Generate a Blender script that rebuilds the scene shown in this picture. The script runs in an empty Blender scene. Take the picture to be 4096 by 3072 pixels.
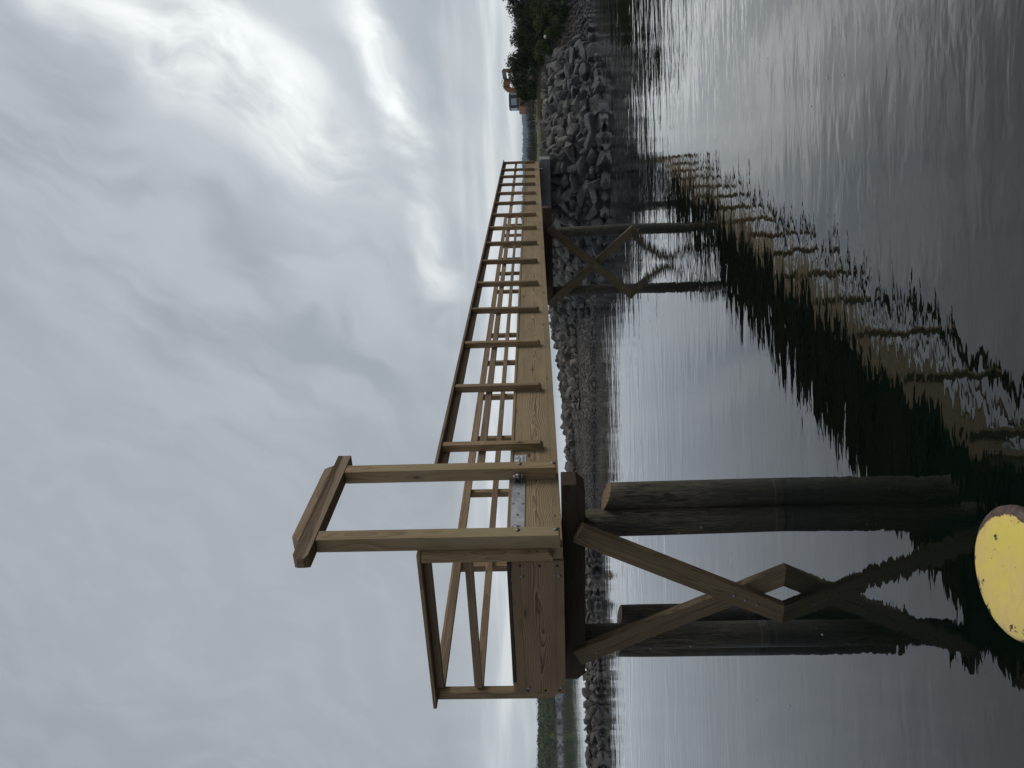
import bpy, bmesh, math, random
import numpy as np
from mathutils import Vector, Matrix, Euler

random.seed(11); RNG = np.random.RandomState(7)
S = bpy.context.scene
COL = S.collection
R = math.radians

# ------------------------------------------------------------------ camera, sky, sun, exposure
F_PX, CAM_H, ROLL, PITCH = 3050.0, 2.0, 0.027, math.atan(120 / 3050)
fwd = Vector((0, math.cos(PITCH), math.sin(PITCH)))
up0 = Vector((0, -math.sin(PITCH), math.cos(PITCH)))
rt0 = Vector((1, 0, 0))
rt = rt0 * math.cos(ROLL) - up0 * math.sin(ROLL)
up = rt0 * math.sin(ROLL) + up0 * math.cos(ROLL)
cam = bpy.data.cameras.new('camera')
cam.sensor_width = 36; cam.lens = 36 * F_PX / 4096
cam.clip_start = 0.05; cam.clip_end = 12000
camo = bpy.data.objects.new('camera', cam); COL.objects.link(camo)
# the photograph was taken with the phone held upright but is stored on its side: world up points to the left
m = Matrix((-up, rt, -fwd)).transposed().to_4x4(); m.translation = (0, 0, CAM_H)
camo.matrix_world = m
S.camera = camo

W = bpy.data.worlds.new("World"); S.world = W; W.use_nodes = True
nt = W.node_tree; N = nt.nodes; L = nt.links
for n in list(N): N.remove(n)

class G:
    """little node graph helper"""
    def __init__(s, nt): s.nt = nt; s.N = nt.nodes; s.L = nt.links
    def n(s, t, **kw):
        x = s.N.new(t)
        for k, v in kw.items(): setattr(x, k, v)
        return x
    def put(s, sock, v):
        if isinstance(v, bpy.types.NodeSocket): s.L.new(v, sock)
        elif v is not None:
            if isinstance(v, (tuple, list)) and sock.type == 'RGBA' and len(v) == 3: v = (*v, 1)
            sock.default_value = v
    def m(s, op, a, b=None, c=None, clamp=False):
        x = s.n('ShaderNodeMath', operation=op, use_clamp=clamp)
        s.put(x.inputs[0], a)
        if b is not None: s.put(x.inputs[1], b)
        if c is not None: s.put(x.inputs[2], c)
        return x.outputs[0]
    def vm(s, op, a, b=None, out=0):
        x = s.n('ShaderNodeVectorMath', operation=op)
        s.put(x.inputs[0], a)
        if b is not None: s.put(x.inputs[1], b)
        return x.outputs[out]
    def mix(s, f, a, b, mode='MIX'):
        x = s.n('ShaderNodeMix', data_type='RGBA', blend_type=mode)
        s.put(x.inputs[0], f); s.put(x.inputs[6], a); s.put(x.inputs[7], b)
        return x.outputs[2]
    def noise(s, vec, scale, detail=3, rough=.55, dist=0, out=0):
        x = s.n('ShaderNodeTexNoise')
        s.put(x.inputs['Vector'], vec); s.put(x.inputs['Scale'], scale)
        x.inputs['Detail'].default_value = detail; x.inputs['Roughness'].default_value = rough
        x.inputs['Distortion'].default_value = dist
        return x.outputs[out]
    def sep(s, v):
        x = s.n('ShaderNodeSeparateXYZ'); s.put(x.inputs[0], v); return x.outputs
    def comb(s, a, b, c):
        x = s.n('ShaderNodeCombineXYZ')
        for i, q in enumerate((a, b, c)): s.put(x.inputs[i], q)
        return x.outputs[0]
    def sst(s, v, a, b, lo=0., hi=1.):
        x = s.n('ShaderNodeMapRange', interpolation_type='SMOOTHSTEP')
        s.put(x.inputs[0], v); x.inputs[1].default_value = a; x.inputs[2].default_value = b
        x.inputs[3].default_value = lo; x.inputs[4].default_value = hi
        return x.outputs[0]

g = G(nt)
SUN_AZ, SUN_EL = R(78), R(38)
sky = g.n('ShaderNodeTexSky', sky_type='NISHITA'); sky.sun_disc = False
sky.sun_elevation = SUN_EL; sky.sun_rotation = SUN_AZ
tc = g.n('ShaderNodeTexCoord')
d = g.vm('NORMALIZE', tc.outputs['Generated'])
dx, dy, dz = g.sep(d)
DEG = 57.29578
az = g.m('MULTIPLY', g.m('ARCTAN2', dx, dy), DEG); el = g.m('MULTIPLY', g.m('ARCSINE', dz), DEG)
wn_ = g.noise(d, 4.5, 3, .5, 0, 1); w1, w2, w3 = g.sep(wn_)
azw = g.m('ADD', az, g.m('MULTIPLY', g.m('SUBTRACT', w1, .5), 13.0)); elw = g.m('ADD', el, g.m('MULTIPLY', g.m('SUBTRACT', w2, .5), 8.5))
# wispy texture drawn out along the run of the cloud bands
tex = g.noise(g.comb(g.m('MULTIPLY', g.m('SUBTRACT', azw, g.m('MULTIPLY', elw, .72)), .20), g.m('MULTIPLY', g.m('ADD', elw, g.m('MULTIPLY', azw, .72)), .06), 2.0), 1.0, 4, .48)
tex2 = g.noise(g.comb(g.m('MULTIPLY', azw, .05), g.m('MULTIPLY', elw, .20), 5.0), 1.0, 5, .5)
big = g.noise(d, 1.5, 4, .5)
tex3 = g.noise(g.comb(g.m('MULTIPLY', g.m('SUBTRACT', azw, g.m('MULTIPLY', elw, .6)), .42), g.m('MULTIPLY', g.m('ADD', elw, g.m('MULTIPLY', azw, .6)), .22), 8.0), 1.0, 6, .58)
def lobe(ca, ce, slope, ln, wd):
    n_ = math.hypot(1, slope); ux, uy = 1 / n_, slope / n_
    a_, e_ = g.m('SUBTRACT', azw, ca), g.m('SUBTRACT', elw, ce)
    p_ = g.m('DIVIDE', g.m('ADD', g.m('MULTIPLY', a_, ux), g.m('MULTIPLY', e_, uy)), ln)
    q_ = g.m('DIVIDE', g.m('SUBTRACT', g.m('MULTIPLY', e_, ux), g.m('MULTIPLY', a_, uy)), wd)
    r_ = g.m('SQRT', g.m('ADD', g.m('MULTIPLY', p_, p_), g.m('MULTIPLY', q_, q_)))
    return g.sst(r_, 1.25, .15)
B = Vector((math.sin(R(24)) * math.cos(R(14)), math.cos(R(24)) * math.cos(R(14)), math.sin(R(14))))
dotb = g.vm('DOT_PRODUCT', d, tuple(B), out=1)
glow = g.sst(dotb, .80, .985); soft = g.sst(dotb, .0, 1.0)
base = g.mix(g.sst(big, .34, .66), (.318, .346, .388), (.400, .430, .470))
base = g.mix(g.m('MULTIPLY', g.sst(tex3, .40, .66), .16), base, (.56, .59, .62))
base = g.mix(g.m('MULTIPLY', soft, .10), base, (.56, .60, .64))
base = g.mix(g.m('MULTIPLY', glow, .42), base, (.60, .64, .675))
base = g.mix(g.m('MULTIPLY', g.sst(tex, .60, .34), g.m('MULTIPLY', glow, .70)), base, (.30, .335, .39))
lob = g.m('MULTIPLY', lobe(23.5, 21, 1.25, 13.5, 5.0), .95)
lob = g.m('MAXIMUM', lob, lobe(23, 10.6, .10, 10.5, 2.4))
lob = g.m('MAXIMUM', lob, g.m('MULTIPLY', lobe(10.0, 8.2, .35, 7.0, 1.9), .55))
lob = g.m('MAXIMUM', lob, g.m('MULTIPLY', lobe(32, 31, 1.0, 9, 4), .8))
lob = g.m('MULTIPLY', lob, g.sst(g.m('ADD', g.m('ADD', g.m('MULTIPLY', tex, .42), g.m('MULTIPLY', tex2, .26)), g.m('MULTIPLY', tex3, .32)), .37, .60, .10, 1.0))
base = g.mix(g.m('MULTIPLY', lobe(25, 17, .8, 23, 13.5), .58), base, (.74, .78, .80))
c1 = g.mix(lob, base, (1.12, 1.15, 1.14))
c1 = g.mix(g.m('MULTIPLY', g.m('MULTIPLY', g.sst(tex2, .52, .40), lobe(20, 7.3, .05, 11, 1.6)), .6), c1, (.33, .385, .44))
# pale band low over the horizon, brightest towards the glow, with a low bank of cloud
low = g.m('MULTIPLY', g.sst(dz, .13, .03), g.m('ADD', g.m('MULTIPLY', soft, .80), .16))
lowc = g.mix(g.sst(g.noise(g.comb(g.m('MULTIPLY', dx, 4), g.m('MULTIPLY', dy, 4), g.m('MULTIPLY', dz, 40)), 1.0, 5, .5), .38, .64),
             (.66, .71, .75), (1.02, 1.05, 1.05))
c1 = g.mix(low, c1, lowc)
c1 = g.mix(g.m('MULTIPLY', lobe(15.0, 3.6, .05, 5.0, 1.7), .42), c1, (.70, .73, .74))
col = g.mix(1.0, c1, (10.0, 10.0, 10.0), 'MULTIPLY')
col = g.mix(0.06, col, sky.outputs[0])
# below the horizon: dark water colour
col = g.mix(g.sst(dz, -.01, -.06), col, (.5, .6, .6))
bg = g.n('ShaderNodeBackground'); g.put(bg.inputs[0], col); bg.inputs[1].default_value = 0.1
out = g.n('ShaderNodeOutputWorld'); L.new(bg.outputs[0], out.inputs[0])

sl = bpy.data.lights.new('sun', 'SUN'); sl.energy = 1.15; sl.angle = R(24); sl.color = (1, .965, .91)
so = bpy.data.objects.new('sun', sl); COL.objects.link(so)
sd = Vector((math.sin(SUN_AZ) * math.cos(SUN_EL), math.cos(SUN_AZ) * math.cos(SUN_EL), math.sin(SUN_EL)))
so.rotation_euler = sd.to_track_quat('Z', 'Y').to_euler()

S.view_settings.view_transform = 'Standard'; S.view_settings.look = 'None'
S.view_settings.exposure = 0; S.view_settings.gamma = 1; S.view_settings.use_curve_mapping = False
S.render.engine = 'CYCLES'
S.cycles.max_bounces = 8; S.cycles.glossy_bounces = 4; S.cycles.diffuse_bounces = 3; S.cycles.volume_bounces = 0

# ------------------------------------------------------------------ helpers
def tag(o, label=None, cat=None, group=None, kind=None):
    if label: o['label'] = label
    if cat: o['category'] = cat
    if group: o['group'] = group
    if kind: o['kind'] = kind
    return o

def link(o, parent=None):
    COL.objects.link(o)
    if parent: o.parent = parent
    return o

def mesh_obj(name, bm, mat, parent=None, smooth=False, mw=None):
    me = bpy.data.meshes.new(name); bm.normal_update(); bm.to_mesh(me); bm.free()
    if smooth:
        for p in me.polygons: p.use_smooth = True
    if mat: me.materials.append(mat)
    o = bpy.data.objects.new(name, me)
    if mw is not None: o.matrix_basis = mw
    return link(o, parent)

def arr_obj(name, verts, faces, mat, parent=None, smooth=False):
    """verts (n,3), faces (m,k) numpy, k = 3 or 4"""
    me = bpy.data.meshes.new(name)
    verts = np.asarray(verts, np.float32); faces = np.asarray(faces, np.int32)
    k = faces.shape[1]
    me.vertices.add(len(verts)); me.vertices.foreach_set('co', verts.ravel())
    me.loops.add(faces.size); me.loops.foreach_set('vertex_index', faces.ravel())
    me.polygons.add(len(faces)); me.polygons.foreach_set('loop_start', np.arange(0, faces.size, k, dtype=np.int32))
    me.polygons.foreach_set('loop_total', np.full(len(faces), k, np.int32))
    if smooth: me.polygons.foreach_set('use_smooth', np.ones(len(faces), bool))
    me.update(calc_edges=True); me.validate()
    if mat: me.materials.append(mat)
    return link(bpy.data.objects.new(name, me), parent)

def empty(name, loc=(0, 0, 0), rz=0):
    o = bpy.data.objects.new(name, None); o.empty_display_size = .2
    o.location = loc; o.rotation_euler = (0, 0, rz)
    return link(o)

def vnoise(x, y, seed=0):
    """smooth numpy value noise, 0..1"""
    xi, yi = np.floor(x).astype(np.int64), np.floor(y).astype(np.int64)
    fx, fy = x - xi, y - yi
    fx = fx * fx * (3 - 2 * fx); fy = fy * fy * (3 - 2 * fy)
    def h(a, b):
        n = (a * 374761393 + b * 668265263 + seed * 982451653) & 0x7fffffff
        n = ((n ^ (n >> 13)) * 1274126177) & 0x7fffffff
        return ((n ^ (n >> 16)) & 0xffff) / 65535.0
    return (h(xi, yi) * (1 - fx) + h(xi + 1, yi) * fx) * (1 - fy) + (h(xi, yi + 1) * (1 - fx) + h(xi + 1, yi + 1) * fx) * fy

def fbm(x, y, seed=0, oct=4):
    r = 0; a = .5
    for i in range(oct):
        r = r + a * vnoise(x * 2 ** i + 13 * i, y * 2 ** i - 7 * i, seed + i); a *= .5
    return r

def sstep(v, a, b):
    t = np.clip((v - a) / (b - a), 0, 1); return t * t * (3 - 2 * t)

# ------------------------------------------------------------------ materials
def new_mat(name):
    mt = bpy.data.materials.new(name); mt.use_nodes = True
    q = G(mt.node_tree)
    for n in list(q.N): q.N.remove(n)
    o = q.n('ShaderNodeOutputMaterial'); b = q.n('ShaderNodeBsdfPrincipled')
    q.L.new(b.outputs[0], o.inputs[0])
    return mt, q, b

def bump(q, b, h, strength, dist):
    x = q.n('ShaderNodeBump'); x.inputs['Strength'].default_value = strength; x.inputs['Distance'].default_value = dist
    q.put(x.inputs['Height'], h); q.put(b.inputs['Normal'], x.outputs[0]); return x

def wood_mat(name, light, dark, lam=0, freq=55., tint=None, rough=.7, knots=True, contrast=1.0, along=1.1):
    """sawn timber; the board's length is its local X. lam = height of the glued layers"""
    mt, q, b = new_mat(name)
    tcx = q.n('ShaderNodeTexCoord'); oi = q.n('ShaderNodeObjectInfo')
    x, y, z = q.sep(tcx.outputs['Object'])
    rnd = oi.outputs['Random']
    lid = 0.0
    if lam:
        k = q.m('FLOOR', q.m('DIVIDE', z, lam))
        wn = q.n('ShaderNodeTexWhiteNoise', noise_dimensions='1D'); q.put(wn.inputs['W'], q.m('ADD', k, q.m('MULTIPLY', rnd, 31.7)))
        lid = wn.outputs[0]
        off = q.m('MULTIPLY', lid, 19.0)
    else:
        off = 0.0
    ox = q.m('ADD', q.m('ADD', x, q.m('MULTIPLY', rnd, 37.0)), off)
    # slow wander of the pith line gives cathedral figures on the faces
    wob = q.noise(q.comb(q.m('MULTIPLY', ox, along), q.m('MULTIPLY', y, 2.0), q.m('MULTIPLY', z, 2.0)), 1.0, 2, .5, 0, 1)
    wxx, wyy, wzz = q.sep(wob)
    yy = q.m('ADD', y, q.m('MULTIPLY', q.m('SUBTRACT', wyy, .5), .10))
    zz = q.m('ADD', z, q.m('MULTIPLY', q.m('SUBTRACT', wzz, .5), .26))
    det = q.noise(q.comb(q.m('MULTIPLY', ox, 1.7), q.m('MULTIPLY', yy, 18.0), q.m('MULTIPLY', zz, 18.0)), 1.0, 3, .5)
    rr = q.m('SQRT', q.m('ADD', q.m('MULTIPLY', yy, yy), q.m('MULTIPLY', zz, zz)))
    ph = q.m('ADD', q.m('MULTIPLY', rr, freq), q.m('MULTIPLY', det, 1.5))
    saw = q.m('FRACT', ph)
    ring = q.m('POWER', saw, 2.2)
    fib = q.noise(q.comb(q.m('MULTIPLY', ox, 6.0), q.m('MULTIPLY', y, 260.0), q.m('MULTIPLY', z, 260.0)), 1.0, 2, .6)
    col = q.mix(q.m('MULTIPLY', ring, .85 * contrast, clamp=True), light, dark)
    col = q.mix(q.m('MULTIPLY', fib, .28), col, tuple(c * .55 for c in dark))
    var = q.noise(q.comb(q.m('MULTIPLY', ox, .9), q.m('MULTIPLY', y, 5.0), q.m('MULTIPLY', z, 5.0)), 1.0, 3, .6)
    col = q.mix(1.0, col, q.mix(q.sst(var, .25, .75), (.80, .80, .79), (1.12, 1.10, 1.08)), 'MULTIPLY')
    if lam:
        col = q.mix(1.0, col, q.mix(lid, (.88, .87, .86), (1.10, 1.10, 1.09)), 'MULTIPLY')
        lf = q.m('FRACT', q.m('DIVIDE', z, lam)); edge = q.m('LESS_THAN', q.m('ABSOLUTE', q.m('SUBTRACT', lf, .5)), .485)
        col = q.mix(q.m('MULTIPLY', q.m('SUBTRACT', 1.0, edge), .45), col, tuple(c * .4 for c in dark))
    # each stick its own tone
    col = q.mix(1.0, col, q.mix(q.m('FRACT', q.m('MULTIPLY', rnd, 5.3)), (.74, .75, .76), (1.18, 1.15, 1.10)), 'MULTIPLY')
    if tint:
        t = q.sst(q.noise(q.comb(q.m('MULTIPLY', ox, .5), y, z), 1.6, 3, .6), .38, .66)
        col = q.mix(q.m('MULTIPLY', t, .8), col, tint)
    if knots:
        vo = q.n('ShaderNodeTexVoronoi', feature='F1')
        q.put(vo.inputs['Vector'], q.comb(q.m('MULTIPLY', ox, 2.3), q.m('MULTIPLY', y, 7.0), q.m('MULTIPLY', z, 7.0))); vo.inputs['Scale'].default_value = 1.0
        kn = q.sst(vo.outputs['Distance'], .115, .05)
        hal = q.sst(vo.outputs['Distance'], .30, .08)
        col = q.mix(q.m('MULTIPLY', hal, .35), col, dark)
        col = q.mix(q.m('MULTIPLY', kn, .85), col, (.045, .026, .015))
    q.put(b.inputs['Base Color'], col); b.inputs['Roughness'].default_value = rough
    b.inputs['Specular IOR Level'].default_value = .3
    bump(q, b, q.m('ADD', q.m('MULTIPLY', ring, -.6), q.m('MULTIPLY', fib, -.5)), .35, .002)
    return mt

M_GLU = wood_mat('glued_pine', (.49, .372, .222), (.165, .108, .056), lam=.137, freq=95, contrast=1.2, along=.9)
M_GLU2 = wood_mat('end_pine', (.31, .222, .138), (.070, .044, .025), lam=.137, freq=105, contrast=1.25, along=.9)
M_POST = wood_mat('treated_pine', (.345, .250, .142), (.175, .115, .062), freq=44, contrast=.9)
M_GATE = wood_mat('fresh_treated_pine', (.375, .27, .15), (.17, .112, .058), freq=40, contrast=.9, tint=(.33, .27, .155))
M_RAIL = wood_mat('rail_pine', (.325, .230, .142), (.165, .105, .062), freq=44, contrast=.9)
M_BRACE = wood_mat('brace_pine', (.235, .175, .102), (.095, .066, .038), freq=44, contrast=1.0)
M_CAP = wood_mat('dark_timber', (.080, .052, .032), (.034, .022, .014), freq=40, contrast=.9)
M_DECK = wood_mat('deck_board', (.40, .31, .20), (.24, .17, .10), freq=34, contrast=.7, knots=False)

def pile_mat():
    mt, q, b = new_mat('round_pile_timber')
    ge = q.n('ShaderNodeNewGeometry'); tcx = q.n('ShaderNodeTexCoord'); oi = q.n('ShaderNodeObjectInfo')
    x, y, z = q.sep(tcx.outputs['Object']); wx, wy, wz = q.sep(ge.outputs['Position'])
    r = q.m('MULTIPLY', oi.outputs['Random'], 20)
    an = q.m('ARCTAN2', y, x)
    ca, sa = q.m('COSINE', an), q.m('SINE', an)
    grain = q.noise(q.comb(q.m('MULTIPLY', ca, 5), q.m('MULTIPLY', sa, 5), q.m('ADD', q.m('MULTIPLY', z, 5.0), r)), 1.1, 6, .66, 1.2)
    fine = q.noise(q.comb(q.m('MULTIPLY', ca, 22), q.m('MULTIPLY', sa, 22), q.m('ADD', q.m('MULTIPLY', z, 9.0), r)), 1.0, 4, .6, 1.0)
    blot = q.noise(q.comb(ca, sa, q.m('ADD', q.m('MULTIPLY', z, 1.6), r)), 1.5, 4, .6)
    col = q.mix(q.sst(grain, .40, .62), (.024, .019, .013), (.135, .108, .070))
    col = q.mix(q.m('MULTIPLY', q.sst(fine, .48, .68), .5), col, (.21, .18, .125))
    col = q.mix(q.m('MULTIPLY', q.sst(blot, .42, .68), .55), col, (.050, .052, .034))
    crk = q.noise(q.comb(q.m('MULTIPLY', ca, 9), q.m('MULTIPLY', sa, 9), q.m('ADD', q.m('MULTIPLY', z, .9), r)), 1.0, 3, .5, .3)
    cline = q.sst(q.m('ABSOLUTE', q.m('SUBTRACT', crk, .52)), .014, .004)
    col = q.mix(q.m('MULTIPLY', cline, .85), col, (.010, .008, .006))
    vk = q.n('ShaderNodeTexVoronoi'); q.put(vk.inputs['Vector'], q.comb(q.m('MULTIPLY', ca, 1.2), q.m('MULTIPLY', sa, 1.2), q.m('ADD', q.m('MULTIPLY', z, 1.8), r))); vk.inputs['Scale'].default_value = 1.0
    col = q.mix(q.m('MULTIPLY', q.sst(vk.outputs['Distance'], .17, .06), .9), col, (.012, .009, .006))
    wl = q.noise(q.comb(q.m('MULTIPLY', ca, 3), q.m('MULTIPLY', sa, 3), 0.0), 1.0, 3)
    wet = q.sst(q.m('ADD', wz, q.m('MULTIPLY', wl, -.25)), .85, -.02)
    col = q.mix(q.m('MULTIPLY', wet, .72), col, (.016, .016, .010))
    ring = q.m('MULTIPLY', q.sst(wz, .075, .065), q.sst(wz, .055, .065))
    q.put(b.inputs['Base Color'], q.mix(q.m('MULTIPLY', ring, .25), col, (.2, .19, .15)))
    q.put(b.inputs['Roughness'], q.m('SUBTRACT', .8, q.m('MULTIPLY', wet, .4)))
    bump(q, b, q.m('SUBTRACT', q.m('ADD', grain, q.m('MULTIPLY', fine, .5)), cline), .7, .008)
    return mt
M_PILE = pile_mat()

def plain(name, c, rough=.6, metal=0., var=.25, scale=6., bmp=.0, c2=None, wear=None):
    mt, q, b = new_mat(name)
    tcx = q.n('ShaderNodeTexCoord')
    nz = q.noise(tcx.outputs['Object'], scale, 5, .6)
    c2 = c2 or tuple(k * (1 - var) for k in c)
    col = q.mix(q.sst(nz, .35, .65), c, c2)
    if wear: col = q.mix(q.sst(q.noise(tcx.outputs['Object'], scale * 3.1, 4, .65), .60, .66), col, wear)
    q.put(b.inputs['Base Color'], col)
    b.inputs['Roughness'].default_value = rough; b.inputs['Metallic'].default_value = metal
    if bmp: bump(q, b, nz, .5, bmp)
    return mt

M_STEEL = plain('galvanised_steel', (.52, .53, .54), .42, .7, .3, 9)
M_BOLT = plain('bolt_steel', (.24, .24, .24), .45, .8, .4, 30)
M_WASHER = plain('washer_steel', (.26, .26, .25), .5, .6, .3, 30)
M_HOLE = plain('knot_hole', (.02, .014, .01), .9)
M_ENDGRAIN = wood_mat('cut_timber', (.27, .205, .125), (.09, .06, .035), freq=70, contrast=.7, knots=False)
M_CONC = plain('concrete', (.27, .27, .26), .85, 0, .3, 5, .003)
M_WHITE = plain('sign_white', (.62, .65, .68), .35, 0, .06, 9)
M_BLUE = plain('sign_blue', (.03, .06, .22), .4)
M_BLACK = plain('black_print', (.02, .02, .025), .5)
M_ROPE = plain('dark_rope', (.04, .045, .06), .8)
M_BATTEN = plain('pale_batten', (.55, .53, .47), .6)
M_ORANGE = plain('orange_paint', (.36, .15, .045), .45, 0, .22, 2.5, wear=(.30, .15, .06))
M_CABIN = plain('cab_grey_paint', (.035, .045, .055), .4)
M_TRACK = plain('track_rubber', (.018, .018, .018), .7)
M_BARK = plain('pale_bark', (.17, .155, .125), .85, 0, .5, 14)
M_TWIG = plain('bare_twig', (.115, .092, .07), .85, 0, .45, 3)
M_FLOAT = plain('float_plastic', (.72, .67, .50), .5, 0, .2, 20)
M_RED = plain('red_paint', (.45, .04, .04), .5)
M_GREENP = plain('green_paint', (.05, .11, .07), .5)

def glass_mat():
    mt, q, b = new_mat('cab_glass')
    b.inputs['Base Color'].default_value = (.25, .29, .33, 1); b.inputs['Roughness'].default_value = .08
    b.inputs['Metallic'].default_value = .55
    return mt
M_GLASS = glass_mat()

def rock_mat(name, a, b2, wetz=.28):
    mt, q, b = new_mat(name)
    ge = q.n('ShaderNodeNewGeometry'); tcx = q.n('ShaderNodeTexCoord'); oi = q.n('ShaderNodeObjectInfo')
    P = ge.outputs['Position']; wx, wy, wz = q.sep(P)
    rnd = oi.outputs['Random']
    n1 = q.noise(P, 3.0, 6, .65); n2 = q.noise(P, 26.0, 4, .7); n3 = q.noise(P, 9.0, 5, .6, .6)
    loc = q.noise(P, 1.1, 2, .5)
    tone = q.m('ADD', q.m('MULTIPLY', rnd, .55), q.m('MULTIPLY', q.sst(loc, .3, .7), .45))
    col = q.mix(tone, a, b2)
    col = q.mix(1.0, col, q.mix(q.sst(n1, .3, .7), (.62, .62, .62), (1.25, 1.22, 1.18)), 'MULTIPLY')
    col = q.mix(q.m('MULTIPLY', q.sst(n2, .52, .72), .35), col, (.42, .41, .39))
    col = q.mix(q.m('MULTIPLY', q.sst(n2, .48, .30), .4), col, (.03, .03, .03))
    brown = q.m('MULTIPLY', q.sst(n3, .52, .66), q.m('GREATER_THAN', q.m('FRACT', q.m('MULTIPLY', rnd, 7.3)), .55))
    col = q.mix(q.m('MULTIPLY', brown, .5), col, (.16, .115, .075))
    wet = q.sst(q.m('ADD', wz, q.m('MULTIPLY', n1, -.3)), wetz, min(wetz - .32, .05))
    col = q.mix(q.m('MULTIPLY', wet, .75), col, (.022, .025, .030))
    q.put(b.inputs['Base Color'], col)
    q.put(b.inputs['Roughness'], q.m('SUBTRACT', .85, q.m('MULTIPLY', wet, .40)))
    bump(q, b, q.m('ADD', q.m('ADD', n3, q.m('MULTIPLY', n1, 1.2)), q.m('MULTIPLY', n2, .35)), 1.0, .085)
    return mt
M_ROCK = rock_mat('granite_boulder', (.046, .046, .048), (.27, .255, .235), 1.05)
M_STONE = rock_mat('shore_stone', (.050, .044, .038), (.22, .196, .168), .16)
M_WEEDY = rock_mat('weedy_shingle', (.040, .031, .025), (.115, .092, .075), .5)

def ground_mat():
    mt, q, b = new_mat('shore_soil')
    ge = q.n('ShaderNodeNewGeometry'); P = ge.outputs['Position']; wx, wy, wz = q.sep(P)
    n1 = q.noise(P, .8, 5, .6); n2 = q.noise(P, 14, 4, .7)
    vo = q.n('ShaderNodeTexVoronoi'); q.put(vo.inputs['Vector'], P); vo.inputs['Scale'].default_value = 17
    grav = q.mix(vo.outputs['Color'], (.095, .084, .073), (.27, .24, .205))
    grav = q.mix(q.sst(n2, .35, .65), grav, (.115, .095, .078))
    band = q.noise(q.comb(q.m('MULTIPLY', wx, .25), q.m('MULTIPLY', wy, 3), q.m('MULTIPLY', wz, 7)), 1.0, 3)
    grav = q.mix(q.m('MULTIPLY', q.sst(band, .5, .62), .6), grav, (.035, .026, .020))
    rip = q.sst(wx, 3.0, 4.5)
    grav = q.mix(q.m('MULTIPLY', rip, .85), grav, (.020, .019, .018))
    grass = q.mix(q.sst(q.noise(P, 2.5, 5, .65), .35, .65), (.062, .062, .026), (.115, .088, .050))
    lawn = q.mix(q.sst(q.noise(P, .5, 4, .6), .35, .65), (.062, .090, .022), (.095, .105, .035))
    lawnm = q.m('MULTIPLY', q.sst(q.m('ADD', wy, q.m('MULTIPLY', n1, 5)), 38, 41), q.sst(q.m('SUBTRACT', wx, q.m('MULTIPLY', wy, .335)), .6, -.6))
    green = q.mix(lawnm, grass, lawn)
    soil = q.m('ADD', wz, q.m('MULTIPLY', n1, .20))
    col = q.mix(q.m('MULTIPLY', q.sst(soil, 1.50, 1.64), q.sst(wx, 3.5, 4.5)), grav, green)
    wet = q.sst(q.m('ADD', wz, q.m('MULTIPLY', n1, -.12)), .12, -.03)
    col = q.mix(q.m('MULTIPLY', wet, .6), col, (.020, .018, .016))
    q.put(b.inputs['Base Color'], col); q.put(b.inputs['Roughness'], q.m('SUBTRACT', .9, q.m('MULTIPLY', wet, .35)))
    bump(q, b, q.m('ADD', vo.outputs['Distance'], n2), .8, .02)
    return mt
M_GROUND = ground_mat()

def leaf_mat(name, a, b2, scale=3.2):
    mt, q, b = new_mat(name)
    ge = q.n('ShaderNodeNewGeometry'); P = ge.outputs['Position']
    n = q.noise(P, scale, 4, .6); r = ge.outputs['Random Per Island']
    col = q.mix(q.m('ADD', q.m('MULTIPLY', r, .5), q.m('MULTIPLY', q.sst(n, .35, .65), .5)), a, b2)
    q.put(b.inputs['Base Color'], col); b.inputs['Roughness'].default_value = .65
    b.inputs['Specular IOR Level'].default_value = .25
    return mt
M_LEAF = leaf_mat('pine_foliage', (.016, .026, .008), (.062, .082, .020))
M_LEAF2 = leaf_mat('light_foliage', (.045, .060, .018), (.11, .13, .040))
M_FOREST = leaf_mat('forest_foliage', (.013, .022, .003), (.105, .118, .016), .35)
M_GRASS = leaf_mat('dry_grass', (.07, .075, .03), (.20, .165, .09))
M_HILL = plain('wooded_hill', (.012, .020, .022), .9, 0, .3, .02)

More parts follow.
